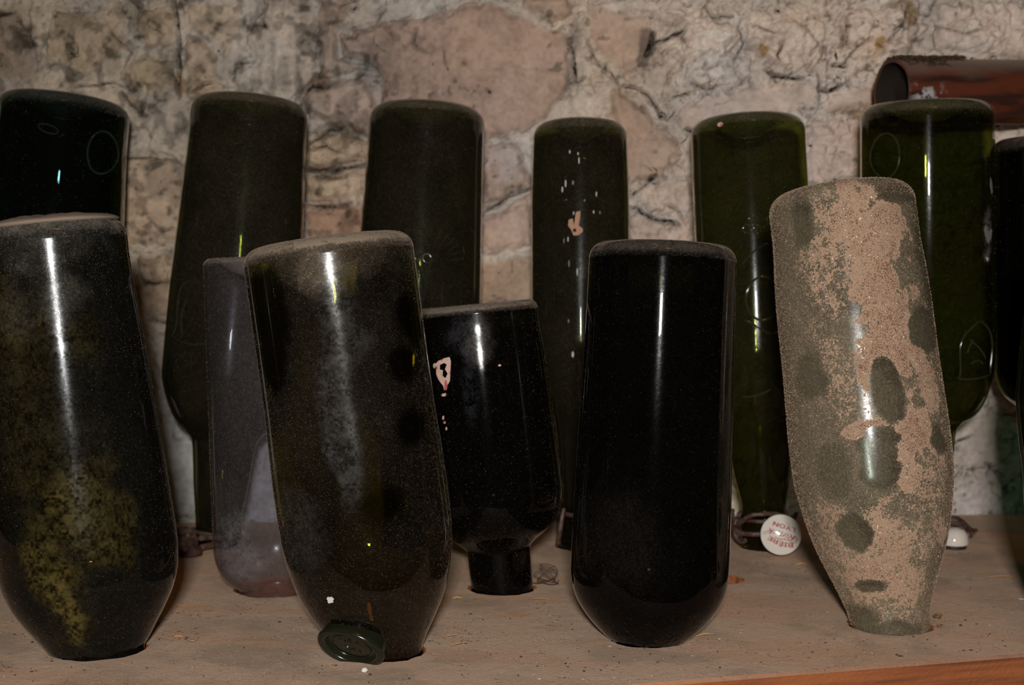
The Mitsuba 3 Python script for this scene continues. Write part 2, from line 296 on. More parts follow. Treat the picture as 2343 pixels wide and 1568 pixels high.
# cracks and holes: (path, half width in px, depth in mm)
CRACKS = [
    ([(392, -10), (402, 40), (407, 108), (404, 130), (409, 150), (405, 205), (406, 222)], 2.6, 9), ([(404, 190), (398, 175), (390, 162)], 1.5, 5),
    ([(700, 330), (730, 312), (752, 296), (790, 290)], 2.5, 7), ([(700, 342), (745, 335), (770, 350)], 2, 5), ([(700, 388), (765, 390), (775, 384), (835, 378)], 3, 9),
    ([(700, 470), (760, 474), (790, 469)], 3, 8), ([(730, 400), (760, 408), (790, 402)], 1.5, 4),
    ([(955, 62), (948, 98), (958, 110), (976, 121)], 1.4, 4), ([(860, 48), (880, 20)], 1.5, 3), ([(805, 18), (815, 15)], 6, 5),
    ([(1308, 88), (1314, 150), (1322, 185)], 4, 5), ([(1345, 95), (1365, 140), (1400, 165), (1420, 202)], 2, 5),
    ([(1428, 196), (1465, 203), (1490, 222), (1505, 245), (1512, 268)], 3.4, 10),
    ([(1494, 78), (1490, 92), (1484, 112), (1478, 124)], 6, 14), ([(1492, 98), (1525, 90), (1545, 78), (1566, 70)], 3.5, 10), ([(1562, 82), (1565, 95)], 3, 7),
    ([(1612, 18), (1630, 40), (1645, 42), (1652, 34), (1675, 38)], 2.4, 7), ([(1722, 60), (1770, 76)], 2, 5), ([(1772, 26), (1786, 30)], 4, 6),
    ([(1752, 160), (1770, 172), (1800, 176), (1838, 180)], 4, 10), ([(1765, 166), (1772, 172)], 6, 12), ([(1905, 150), (1935, 152)], 6, 12), ([(1930, 148), (1950, 118), (1992, 88)], 1.8, 5),
    ([(1936, 38), (1934, 75), (1938, 100), (1945, 110)], 2, 6), ([(1875, 206), (1896, 210), (1925, 196)], 4.5, 11), ([(1873, 170), (1874, 240)], 1.5, 3),
    ([(1790, 100), (1776, 130), (1785, 142)], 2.5, 6), ([(1585, 190), (1620, 206), (1642, 192)], 2.5, 7), ([(1540, 222), (1580, 214)], 2.5, 6),
    ([(1100, 488), (1140, 468), (1165, 448), (1180, 445), (1225, 428)], 1.8, 5),
    ([(1440, 452), (1468, 430), (1502, 404)], 2.5, 7), ([(1488, 410), (1502, 405)], 5, 9), ([(1445, 476), (1462, 477), (1470, 488), (1500, 502), (1535, 506), (1552, 514)], 4, 11),
    ([(1525, 468), (1545, 478), (1565, 500)], 2.2, 6), ([(1440, 588), (1452, 582)], 4, 6), ([(1570, 296), (1590, 304)], 4, 8), ([(1510, 262), (1526, 272)], 5, 8),
    ([(278, 214), (298, 240), (320, 262), (332, 240)], 2.2, 6), ([(440, 210), (470, 195), (485, 190)], 3, 5), ([(270, 364), (340, 360), (398, 368), (418, 382)], 2.2, 5),
    ([(158, 118), (166, 128)], 5, 7), ([(40, 40), (50, 60), (66, 72)], 2, 5), ([(0, 36), (30, 30)], 4, 6), ([(530, 165), (540, 145), (575, 140)], 2, 4), ([(600, 45), (608, 62)], 5, 6),
    ([(698, 208), (712, 195), (735, 200)], 6, 6), ([(320, 640), (350, 650), (400, 642)], 2, 4), ([(330, 735), (400, 742), (440, 736)], 2.2, 5),
    ([(340, 500), (370, 530), (395, 525)], 1.6, 3), ([(2180, 1020), (2200, 1006), (2225, 1000)], 3, 4), ([(2260, 1060), (2280, 1080), (2300, 1090)], 3, 5),
    ([(2075, 20), (2060, 60), (2030, 95)], 2, 4), ([(2140, 60), (2200, 80), (2240, 70)], 1.5, 3), ([(1840, 60), (1870, 100), (1850, 130)], 1.6, 4), ([(1690, 60), (1700, 100), (1680, 140)], 1.6, 4),
    ([(250, 70), (300, 120), (290, 140)], 2, 3), ([(170, 200), (260, 190), (290, 200)], 2, 3), ([(1015, 120), (1020, 150)], 1.0, 2), ([(1115, 205), (1124, 212)], 5, 4), ([(1058, 142), (1064, 147)], 4, 3),
]
BLOTS = [  # (centre, radii px, colour, strength)
    ((1752, 112), (8, 15), (0.42, 0.25, 0.1), 0.9), ((2012, 104), (12, 20), (0.4, 0.24, 0.1), 0.9), ((2082, 36), (16, 24), (0.36, 0.24, 0.11), 0.8), ((2045, 8), (30, 10), (0.36, 0.26, 0.15), 0.7),
    ((1935, 92), (8, 26), (0.3, 0.2, 0.12), 0.7), ((1975, 270), (28, 30), (0.36, 0.2, 0.1), 0.7), ((1930, 245), (40, 12), (0.34, 0.22, 0.13), 0.5), ((2005, 225), (14, 22), (0.35, 0.14, 0.05), 0.8),
    ((405, 190), (8, 18), (0.35, 0.17, 0.06), 0.7), ((716, 195), (30, 16), (0.2, 0.12, 0.07), 0.8), ((760, 500), (60, 40), (0.36, 0.22, 0.16), 0.6), ((20, 120), (60, 90), (0.2, 0.16, 0.13), 0.55),
    ((770, 340), (70, 60), (0.5, 0.36, 0.23), 0.5), ((350, 165), (60, 40), (0.42, 0.32, 0.2), 0.5), ((1310, 130), (14, 90), (0.25, 0.2, 0.17), 0.5), ((1475, 110), (16, 40), (0.16, 0.12, 0.1), 0.8),
    ((640, 100), (60, 120), (0.46, 0.39, 0.32), 0.3), ((1160, 360), (40, 40), (0.6, 0.52, 0.46), 0.4), ((1140, 390), (10, 12), (0.4, 0.24, 0.18), 0.6),
]


def build_wall():
    step = 0.00088
    u, v = np.meshgrid(np.arange(-0.48, 0.48, step), np.arange(-0.02, 0.42, step), indexing='ij')
    P = np.stack([u, v, np.zeros_like(u)], -1)
    nz = lambda k, o=3, s=0: meshkit.fbm(P * k, o, s) - 0.5
    pxm = WALL_Y0 / FPX                           # metres per pixel on the wall
    wu = u + 0.010 * nz(45, 3, 11) + 0.003 * nz(260, 2, 12)
    wv = v + 0.010 * nz(45, 3, 21) + 0.003 * nz(260, 2, 22)
    inside, sdf = np.full(u.shape, -1), np.full(u.shape, 1.0)
    best = np.full(u.shape, 0.0)

    def seg_dist(x, y, a, b):
        d = b - a
        t = np.clip(((x - a[0]) * d[0] + (y - a[1]) * d[1]) / (d @ d + 1e-12), 0, 1)
        return np.hypot(x - a[0] - t * d[0], y - a[1] - t * d[1])

    for k, (poly, *_r) in enumerate(STONES):
        q = np.array([on_wall(*p) for p in poly])
        lo, hi = q.min(0) - 0.02, q.max(0) + 0.02
        sel = (wu > lo[0]) & (wu < hi[0]) & (wv > lo[1]) & (wv < hi[1])
        x, y = wu[sel], wv[sel]
        dist, ins = np.full(x.shape, 9.0), np.zeros(x.shape, bool)
        for a, b in zip(q, np.roll(q, -1, 0)):
            dist = np.minimum(dist, seg_dist(x, y, a, b))
            c = (a[1] > y) != (b[1] > y)
            ins ^= c & (x < (b[0] - a[0]) * (y - a[1]) / (b[1] - a[1] + 1e-12) + a[0])
        s = sdf[sel]
        sdf[sel] = np.minimum(s, np.where(ins, 1.0, dist))
        bb, ii = best[sel], inside[sel]
        take = ins & (dist > bb)
        bb[take], ii[take] = dist[take], k
        best[sel], inside[sel] = bb, ii
    big = 0.012 * nz(7, 2, 3) + 0.006 * nz(20, 3, 4)
    # crumbly mortar: puffy lumps of several sizes with creases between them
    n1, n2 = np.abs(nz(62, 3, 5)), np.abs(nz(170, 3, 6))
    puff = np.sqrt(np.minimum(n1, 0.22) / 0.22)
    chalk = ss(-0.12, 0.2, u + 0.5 * (v - 0.3) + 0.25 * nz(12, 2, 33))       # the crumbling is worst in the chalky right half
    crumb = (0.0028 + 0.0034 * chalk) * puff + (0.0012 + 0.0016 * chalk) * np.sqrt(np.minimum(n2, 0.2) / 0.2) + 0.0012 * nz(420, 2, 17)
    hm = big + crumb - 0.006
    h = hm.copy()
    rgbv = np.zeros(u.shape + (3,))
    warm = np.clip(0.42 - u / 0.5, 0, 1)[..., None]   # the lime is yellower on the left, chalkier on the right
    lime = np.array([0.66, 0.56, 0.48]) * (1 - warm) + np.array([0.42, 0.345, 0.265]) * warm
    rgbv[:] = lime
    for k, (_, proud, tint, rough) in enumerate(STONES):
        m = inside == k
        d = best[m]
        rs = np.random.default_rng(100 + k)
        tilt = rs.normal(0, 0.02, 2)
        uc, vc = u[m].mean() if m.any() else 0, v[m].mean() if m.any() else 0
        Pm = P[m]
        face = rough * 0.001 * (3.2 * (meshkit.fbm(Pm * 60, 3, 50 + k) - 0.5) + 1.6 * (meshkit.fbm(Pm * 220, 2, 60 + k) - 0.5))
        hs = big[m] * 0.75 + proud * 0.001 - 0.0022 + tilt[0] * (u[m] - uc) + tilt[1] * (v[m] - vc) + face
        if rough > 1.15:
            hs = hs + 0.8 * crumb[m] - 0.003
        t = ss(0, 0.007, d)
        h[m] = hm[m] * (1 - t) + hs * t
        pink = np.exp(-((u[m] + 0.03) / 0.13) ** 2)[:, None]
        stone = lime[m] * 0.93 * (1 - pink) + np.array([0.45, 0.338, 0.272]) * pink if rough < 1.15 else lime[m]
        tt = ss(0, 0.004, d)[:, None]
        rgbv[m] = lime[m] * (1 - tt) + tt * stone * np.array(tint) * (1 + 0.05 * rs.normal())
    # recessed joints round the stones
    edge = np.where(inside < 0, ss(0.004, 0.0, sdf), ss(0.002, 0.0, best)) * ss(0.35, 0.6, meshkit.fbm(P * 30, 2, 31))
    h -= 0.0025 * edge
    crack = np.zeros(u.shape)
    cw = u + 0.0022 * nz(120, 4, 41)
    cv = v + 0.0022 * nz(120, 4, 42)
    cwid = 0.5 + 1.0 * meshkit.fbm(P * 70, 3, 43)
    for path, w, depth in CRACKS:
        q = np.array([on_wall(*p) for p in path])
        lo, hi = q.min(0) - 0.012, q.max(0) + 0.012
        sel = (u > lo[0]) & (u < hi[0]) & (v > lo[1]) & (v < hi[1])
        d = np.full(int(sel.sum()), 9.0)
        for a, b in zip(q[:-1], q[1:]):
            d = np.minimum(d, seg_dist(cw[sel], cv[sel], a, b))
        g = ss(1.2, 0.35, d / np.maximum(w * pxm * cwid[sel], 0.0016))
        h[sel] -= 0.001 * depth * g * 0.4
        crack[sel] = np.maximum(crack[sel], g)
    # fine natural crazing and darkened creases in the crumbly lime
    craze = ss(0.016, 0.003, n1) * ss(-0.05, 0.1, nz(18, 2, 82)) * np.where(inside < 0, 1.0, 0.35) * (0.35 + 0.65 * chalk)
    craze = np.maximum(craze, 0.7 * ss(0.018, 0.003, n2) * ss(0.0, 0.14, nz(25, 2, 83)) * np.where(inside < 0, 1.0, 0.3))
    h -= 0.0012 * craze
    for (c, r, col, st) in BLOTS:
        x, y = on_wall(*c)
        e = np.hypot((wu - x) / (r[0] * pxm), (wv - y) / (r[1] * pxm)) + 0.9 * nz(150, 3, 91)
        t = (st * ss(1.35, 0.9, e))[..., None]
        rgbv[:] = rgbv * (1 - t) + np.array(col) * t
    tone = 1 + 0.5 * nz(22, 3, 7) + 0.42 * nz(90, 3, 8) + 0.42 * nz(400, 2, 9)
    rgbv *= tone[..., None]
    rgbv *= 1 + (np.array([0.10, 0.0, -0.14]) * (nz(14, 3, 15) * 2)[..., None])
    # grime rubbed into the left-hand mortar, and the trowelled streaks left of the big stone
    left = ss(0.02, -0.12, u) * ss(0.10, 0.19, v)
    low = (ss(0.17, 0.08, v) * ss(0.05, -0.1, u))[..., None]
    rgbv[:] = rgbv * (1 - low) + np.array([0.60, 0.575, 0.545]) * low * (rgbv.mean(-1, keepdims=True) / rgbv.mean())
    rgbv *= (1 - left * (0.30 * ss(0.02, 0.2, nz(70, 4, 71)) + 0.42 * ss(0.02, 0.18, nz(150, 4, 72)) + 0.03))[..., None]
    a, b = on_wall(535, 120), on_wall(715, 120)
    strip = ss(a[0] - 0.01, a[0] + 0.015, u) * ss(b[0] + 0.006, b[0] - 0.01, u) * ss(0.27, 0.30, v)
    streak = meshkit.fbm(np.stack([(u + 0.006 * nz(25, 2, 75)) * 230, v * 26, 0 * u], -1), 3, 73) - 0.5
    rgbv *= (1 + strip * streak * 0.9)[..., None]
    speck = ss(0.21, 0.3, nz(230, 2, 61)) * ss(-0.05, 0.15, nz(28, 2, 62)) * 0.5
    dirt_shade = np.clip(np.maximum(0.35 * crack ** 1.5, 0.6 * craze) + 0.10 * edge + speck, 0, 0.93)[..., None]   # dirt and painted shade in cracks and creases, plus specks
    rgbv[:] = rgbv * (1 - dirt_shade) + np.array([0.022, 0.017, 0.014]) * dirt_shade
    rgbv = np.clip(rgbv, 0.01, 0.8)
    X = np.stack([u, WALL_Y0 + WALL_K * u - h, v], -1).reshape(-1, 3)
    height = RegularGridInterpolator((u[:, 0], v[0]), h, bounds_error=False, fill_value=0.0)
    rc = np.random.default_rng(77)
    V, F, nv = [], [], 0

    def ribbon(q, w, seed):
        nonlocal nv
        q = np.asarray(q, float)
        ln = np.concatenate([[0], np.cumsum(np.linalg.norm(np.diff(q, axis=0), axis=1))])
        n = max(6, int(ln[-1] / 0.00035))
        t = np.linspace(0, ln[-1], n)
        p = np.stack([np.interp(t, ln, q[:, 0]), np.interp(t, ln, q[:, 1])], 1)
        N1 = lambda k, o: meshkit.fbm(np.stack([t * k, 0 * t + seed * 3.7, 0 * t + o], 1), 3, seed) - 0.5
        p = p + np.stack([N1(260, 0.5), N1(260, 7.5)], 1) * 0.0030 + np.stack([N1(1100, 2.5), N1(1100, 9.5)], 1) * 0.0012
        d = np.gradient(p, axis=0)
        d /= np.linalg.norm(d, axis=1, keepdims=True) + 1e-12
        nrm = np.stack([-d[:, 1], d[:, 0]], 1)
        taper = np.clip(np.minimum(t, ln[-1] - t) / (0.22 * ln[-1]), 0.03, 1) ** 0.7
        hw = w * taper * np.clip(0.75 + 3.4 * N1(420, 4.5), 0.18, 2.2)
        sides = [p - nrm * hw[:, None], p, p + nrm * hw[:, None]]
        for k, e in enumerate(sides):
            hh = height(e)
            V.append(np.stack([e[:, 0], WALL_Y0 + WALL_K * e[:, 0] - hh - (0.00025 if k == 1 else -0.00008), e[:, 1]], 1))
        i = np.arange(n - 1)
        for k in (0, 1):
            a0, b0 = nv + k * n, nv + (k + 1) * n
            F.append(np.stack([a0 + i, a0 + i + 1, b0 + i + 1], 1))
            F.append(np.stack([a0 + i, b0 + i + 1, b0 + i], 1))
        nv += 3 * n

    for k, (path, w, depth) in enumerate(CRACKS):
        q = np.array([on_wall(*p_) for p_ in path])
        ribbon(q, w * pxm * 0.72, k)
        if depth >= 7 and len(q) > 1:                         # little side cracks
            for _ in range(2):
                b0 = q[rc.integers(0, len(q))]
                ang_ = rc.uniform(0, 2 * np.pi)
                ribbon([b0, b0 + 0.004 * np.array([math.cos(ang_), math.sin(ang_)]), b0 + rc.uniform(0.006, 0.012) * np.array([math.cos(ang_ + 0.5), math.sin(ang_ + 0.5)])], 0.35 * w * pxm, 200 + k)
    for k in range(330):                                      # hair cracks, most of them in the chalky lime
        x, y = rc.uniform(-0.4, 0.4), rc.uniform(0.0, 0.4)
        iu, iv = int((x - u[0, 0]) / step), int((y - v[0, 0]) / step)
        if rc.random() > 0.25 + 0.75 * chalk[iu, iv] or (inside[iu, iv] >= 0 and rc.random() < 0.65):
            continue
        ang_, q = rc.uniform(0, 2 * np.pi), [np.array([x, y])]
        for _ in range(rc.integers(2, 7)):
            ang_ += rc.normal(0, 0.7)
            q.append(q[-1] + rc.uniform(0.002, 0.005) * np.array([math.cos(ang_), math.sin(ang_)]))
        ribbon(q, rc.uniform(0.00012, 0.0004), 400 + k)
    for k in range(260):                                      # pits and specks, painted dark
        x, y = rc.uniform(-0.4, 0.4), rc.uniform(0.0, 0.4)
        ang_, ln_ = rc.uniform(0, 2 * np.pi), rc.uniform(0.0006, 0.0026)
        ribbon([(x, y), (x + ln_ * math.cos(ang_), y + ln_ * math.sin(ang_))], rc.uniform(0.0002, 0.0008), 900 + k)
    scene['wall_back__crack_shade_dirt'] = mikit.ply(trimesh.Trimesh(np.vstack(V), np.vstack(F), process=False), 'crack_dark', True)
    tag('wall_back__crack_shade_dirt', 'dark strips along the wall cracks, dirt and painted shade', kind='stuff')
    n, mth = u.shape
    i, j = np.meshgrid(np.arange(n - 1), np.arange(mth - 1), indexing='ij')
    a = i * mth + j
    quads = np.stack([a, a + mth, a + mth + 1, a + 1], -1).reshape(-1, 4)
    lab = inside.reshape(-1)[quads].max(1)
    C = rgbv.reshape(-1, 3)
    for k in range(-1, len(STONES)):
        q = quads[lab == k]
        if not len(q):
            continue
        ids, inv = np.unique(q, return_inverse=True)
        q = inv.reshape(-1, 4)
        tri = np.vstack([q[:, [0, 1, 2]], q[:, [0, 2, 3]]])
        vv, cc = X[ids], C[ids]
        # the piece has a body: its outline is carried back into the wall
        e = np.sort(np.vstack([tri[:, [0, 1]], tri[:, [1, 2]], tri[:, [2, 0]]]), 1)
        eo = np.vstack([tri[:, [0, 1]], tri[:, [1, 2]], tri[:, [2, 0]]])
        key = e[:, 0].astype(np.int64) * len(ids) + e[:, 1]
        _, first, cnt = np.unique(key, return_index=True, return_counts=True)
        bo = eo[first[cnt == 1]]
        nb = len(vv)
        vv = np.vstack([vv, vv + [0, 0.03, 0]])
        cc = np.vstack([cc, cc])
        vv, cc = np.vstack([vv, vv]), np.vstack([cc, cc])     # the flanks have vertices of their own, so that the face keeps its own shading
        f0 = 2 * nb
        side = np.vstack([np.stack([bo[:, 1] + f0, bo[:, 0] + f0, bo[:, 0] + f0 + nb], 1), np.stack([bo[:, 1] + f0, bo[:, 0] + f0 + nb, bo[:, 1] + f0 + nb], 1)])
        keep, inv = np.unique(np.vstack([tri, side]), return_inverse=True)
        allf = inv.reshape(-1, 3)
        add('wall_back__mortar' if k < 0 else 'wall_back__stone', trimesh.Trimesh(vv[keep], allf, process=False), 'lime_mortar', True, color=cc[keep])
    tag('wall_back', 'rough old stone wall with crumbling pale lime mortar behind the bottles', kind='structure')
    labels['wall_back__mortar'] = {'label': 'crumbling pale lime mortar'}


build_wall()

# ------------------------------------------------------------------ bottles
HOLES = []


class Bottle:
    """A bottle stood upside down: a lathe from the middle of its base (up) to its mouth (down in the board's hole)."""

    def __init__(self, key, top, bottom, prof, lean, glass_name, rc=9, punt=0.012, spacing=0.0016, sink=0.03, mouth=None, lip=False):
        self.key = numbered(key)
        self.glass = glass_name
        self.top, self.bot = np.array(top, float), np.array(bottom, float)
        self.prof = np.array(prof, float)
        B = on_board(*bottom)
        A = at(top[0], top[1], B[1])
        A = at(top[0], top[1], B[1] + math.tan(math.radians(lean)) * (A[2] - B[2]))
        self.A, self.B = A, B
        self.a = (B - A) / np.linalg.norm(B - A)
        self.L = np.linalg.norm(B - A)
        f = np.array([0, -1.0, 0])
        f -= self.a * (f @ self.a)
        self.f = f / np.linalg.norm(f)
        self.g = np.cross(self.f, self.a)
        s = np.linspace(0, 1.06, 400)
        pts = A + (B - A) * s[:, None]
        depth = (pts - EYE) @ FWD
        py = CY - FPX * ((pts - EYE) @ UP) / depth
        tilt = math.cos(math.atan2(abs(top[0] - bottom[0]), bottom[1] - top[1]))
        ps = np.interp(self.prof[:, 0], py, s)
        rr = self.prof[:, 1] * tilt
        self.ps, self.pr = ps * self.L, np.interp(ps, s, depth) * np.sin(np.arctan(rr / FPX))
        self.py_of = (py, s)
        rc *= 0.001
        R = self.pr[0]
        th = np.linspace(0, np.pi / 2, 9)
        start = [(punt, 1e-5), (punt * 0.93, R * 0.25), (punt * 0.65, (R - rc) * 0.6), (punt * 0.18, (R - rc) * 0.88)] + [(rc * (1 - math.cos(t)), R - rc + rc * math.sin(t)) for t in th]
        kn_s = np.concatenate([[rc * 1.02], self.ps[self.ps > rc * 1.3]])
        kn_r = np.concatenate([[R], self.pr[self.ps > rc * 1.3]])
        end = self.L + sink
        if kn_s[-1] < end:
            kn_s, kn_r = np.append(kn_s, [end]), np.append(kn_r, [mouth or kn_r[-1] * 0.97])
        pc = PchipInterpolator(kn_s, kn_r)
        self.radius = lambda q: pc(np.clip(q, kn_s[0], kn_s[-1]))
        body_s = np.linspace(rc * 1.05, end, max(20, int((end) / spacing)))
        prof2 = start + list(zip(body_s, pc(body_s)))
        self.S, self.R = np.array(prof2).T
        self.rc, self.n_start = rc, len(start)
        nth = int(2 * np.pi * max(self.R) / spacing)
        self.phi = np.linspace(-np.pi, np.pi, nth, endpoint=False)
        S, PH = np.meshgrid(self.S, self.phi, indexing='ij')
        Rr = np.broadcast_to(self.R[:, None], S.shape)
        self.V = (A + self.a * S[..., None] + Rr[..., None] * (np.cos(PH)[..., None] * self.f + np.sin(PH)[..., None] * self.g)).reshape(-1, 3)
        n0, n1 = S.shape
        i, j = np.meshgrid(np.arange(n0 - 1), np.arange(n1), indexing='ij')
        j2 = (j + 1) % n1
        self.F = np.vstack([np.stack([i * n1 + j, (i + 1) * n1 + j, (i + 1) * n1 + j2], -1).reshape(-1, 3), np.stack([i * n1 + j, (i + 1) * n1 + j2, i * n1 + j2], -1).reshape(-1, 3)])
        self.SS, self.PP = S.ravel(), np.degrees(PH.ravel())
        self.FF = self.SS / self.L
        HOLES.append((B[:2], float(self.radius(self.L + 0.002)) + 0.0018))
        self.mesh = trimesh.Trimesh(self.V, self.F, process=False)
        self.film = np.zeros(len(self.V))
        self.stain = np.zeros(len(self.V))

    def loc(self, px, py):
        """(angle from the front in degrees, fraction of the height) of a spot named by where the photograph shows it."""
        fr = np.interp(py, *self.py_of)
        c = self.top[0] + (self.bot[0] - self.top[0]) * (py - self.top[1]) / (self.bot[1] - self.top[1])
        hw = np.interp(py, self.prof[:, 0], self.prof[:, 1])
        return math.degrees(math.asin(np.clip((px - c) / hw, -0.985, 0.985))), fr

    def surface(self, pts):
        """Points and normals on the glass for spots named by where the photograph shows them."""
        out, nor = [], []
        for px, py in np.atleast_2d(pts):
            ph, fr = self.loc(px, py)
            s, ph = fr * self.L, math.radians(ph)
            r = float(self.radius(s))
            n = math.cos(ph) * self.f + math.sin(ph) * self.g
            n = n - self.a * float(self.radius(s + 1e-3) - self.radius(s - 1e-3)) / 2e-3
            nn = n / np.linalg.norm(n)
            out.append(self.A + self.a * s + r * (math.cos(ph) * self.f + math.sin(ph) * self.g))
            nor.append(nn)
        return np.array(out), np.array(nor)

    def blob(self, px, py, rx, ry, rag=0.5, k=70.0, soft=0.5, seed=0):
        """1 inside an irregular patch of the glass, 0 outside."""
        ph, fr = self.loc(px, py)
        hw = np.interp(py, self.prof[:, 0], self.prof[:, 1])
        rp = math.degrees(rx / hw / max(0.35, math.cos(math.radians(ph))))
        rf = ry / (self.bot[1] - self.top[1])
        e = np.hypot((self.PP - ph) / rp, (self.FF - fr) / rf) + rag * 2 * (meshkit.fbm(self.V[:, [0, 2, 1]] * k, 4, seed) - 0.5)
        return ss(1 + soft * 0.5, 1 - soft, e)

    def n(self, k, o=3, seed=0):
        return meshkit.fbm(self.V[:, [0, 2, 1]] * k, o, seed)

    def dust_top(self, amount=0.5, width=1.0):
        """Dust settles on the upturned base and its rounded edge."""
        nz = np.where(self.SS < self.rc, np.cos(np.clip(self.SS / self.rc, 0, 1) * np.pi / 2), 0)
        rows = np.arange(len(self.V)) // len(self.phi)
        nz = np.where(rows < 5, 1.0, nz)
        self.film = np.where(rows < 5, 0.95, self.film)
        self.film = np.maximum(self.film, amount * ss(0.12 / width, 0.8, nz) * (0.7 + 0.6 * self.n(160, 3, 3)))

    def build(self, label, group=None, category='bottle'):
        add_key = self.key + '__body'
        scene[add_key] = mikit.ply(self.mesh, self.glass, True, uv=np.stack([np.clip(self.film, 0, 1), np.clip(self.stain, 0, 1)], 1))
        tag(self.key, label, category, group)

    def grains(self, n, weight, size=(0.00005, 0.00015), bsdf='dust_grey', name='dust', seed=1, back=100):
        """Single grains clinging to the glass."""
        rng = np.random.default_rng(seed + len(self.V))
        tri = self.V[self.F]
        area = np.linalg.norm(np.cross(tri[:, 1] - tri[:, 0], tri[:, 2] - tri[:, 0]), axis=1)
        nrm = np.cross(tri[:, 1] - tri[:, 0], tri[:, 2] - tri[:, 0]) / (area[:, None] + 1e-15)
        w = area * np.maximum(0, weight[self.F].mean(1)) * (np.abs(self.PP[self.F[:, 0]]) < back) * (self.SS[self.F[:, 0]] < self.L - 0.002)
        if w.sum() <= 0:
            return
        pick = np.searchsorted(np.cumsum(w) / w.sum(), rng.random(n)).clip(0, len(w) - 1)
        b = rng.dirichlet([1, 1, 1], n)
        c = np.einsum('nk,nkd->nd', b, tri[pick])
        sz = size[0] + (size[1] - size[0]) * rng.random(n) ** 2.5
        tet = np.array([[1, 1, 1], [1, -1, -1], [-1, 1, -1], [-1, -1, 1]], float) / 1.2
        q = rng.normal(size=(n, 4))
        q /= np.linalg.norm(q, axis=1, keepdims=True)
        w_, x, y, z = q.T
        Rm = np.stack([1 - 2 * (y * y + z * z), 2 * (x * y - z * w_), 2 * (x * z + y * w_), 2 * (x * y + z * w_), 1 - 2 * (x * x + z * z), 2 * (y * z - x * w_),
                       2 * (x * z - y * w_), 2 * (y * z + x * w_), 1 - 2 * (x * x + y * y)], -1).reshape(n, 3, 3)
        v = np.einsum('nij,kj->nki', Rm, tet) * sz[:, None, None] + (c + nrm[pick] * sz[:, None] * 0.75)[:, None]
        f = np.array([[0, 1, 2], [0, 3, 1], [0, 2, 3], [1, 3, 2]])[None] + (np.arange(n) * 4)[:, None, None]
        m = trimesh.Trimesh(v.reshape(-1, 3), f.reshape(-1, 3), process=False)
        key = numbered(self.key + '__' + name)
        scene[key] = mikit.ply(m, bsdf)
        tag(key, 'fine dust grains clinging to the glass', kind='stuff')

    def decal(self, poly, bsdf, name, label=None, holes=(), thick=0.0002):
        """A flake stuck on the glass: an outline, given a thickness and bent round the bottle."""
        p = Polygon(poly, holes).buffer(0)
        p = p.segmentize(4.0)
        ms = []
        for g in getattr(p, 'geoms', [p]):
            v2, f = trimesh.creation.triangulate_polygon(g, engine='earcut')
            P3, N = self.surface(v2)
            nv = len(v2)
            b = g.exterior
            e = np.sort(np.vstack([f[:, [0, 1]], f[:, [1, 2]], f[:, [2, 0]]]), 1)
            eo = np.vstack([f[:, [0, 1]], f[:, [1, 2]], f[:, [2, 0]]])
            _, first, cnt = np.unique(e[:, 0] * nv + e[:, 1], return_index=True, return_counts=True)
            bo = eo[first[cnt == 1]]
            V = np.vstack([P3 + N * thick, P3 - N * 0.0001])
            F = np.vstack([f, f[:, ::-1] + nv, np.stack([bo[:, 1], bo[:, 0], bo[:, 0] + nv], 1), np.stack([bo[:, 1], bo[:, 0] + nv, bo[:, 1] + nv], 1)])
            t = trimesh.Trimesh(V, F, process=False)
            if (t.face_normals[0] @ N[0]) < 0:
                t.invert()
            ms.append(t)
        key = numbered(self.key + '__' + name)
        scene[key] = mikit.ply(join(ms), bsdf)
        tag(key, label)

    def relief(self, paths, radius, name='embossed_mark', label=None, bsdf=None):
        """Raised lines moulded in the glass."""
        ms = []
        for path in paths:
            if name != 'raised_letter' and ms:
                key = numbered(self.key + '__' + name)
                scene[key] = mikit.ply(ms.pop(), bsdf or self.glass + '_raised', 40)
                tag(key, label)
            P3, N = self.surface(smooth_path(path, max(6, int(3 * len(path) + 4))) if len(path) > 2 else np.array(path))
            r = np.full(len(P3), radius)
            r[[0, -1]] *= 0.5
            ms.append(tube(P3 + N * radius * 0.1, r, 6))
        key = numbered(self.key + '__' + name)
        scene[key] = mikit.ply(join(ms), bsdf or self.glass + '_raised', 40)
        tag(key, label, kind='stuff' if name == 'raised_letter' else None)
        return key


def ring(cx, cy, rx, ry, n=16, rot=0.0, a0=0.0, a1=360.0):
    a = np.radians(np.linspace(a0, a1, n))
    c, s = math.cos(math.radians(rot)), math.sin(math.radians(rot))
    return [(cx + rx * math.cos(t) * c - ry * math.sin(t) * s, cy + rx * math.cos(t) * s + ry * math.sin(t) * c) for t in a]


# ---- back row: swing-stopper beer bottles
def beer(top, bottom, prof, lean, glass_name, label, film=0.05, **kw):
    b = Bottle('beer_bottle', top, bottom, prof, lean, glass_name, rc=kw.pop('rc', 10), **kw)
    b.film += film * (0.5 + b.n(60, 3, 5)) * (1 - 0.55 * ss(0.5, 0.8, b.FF))
    b.dust_top(0.42)
    b.label = label
    return b


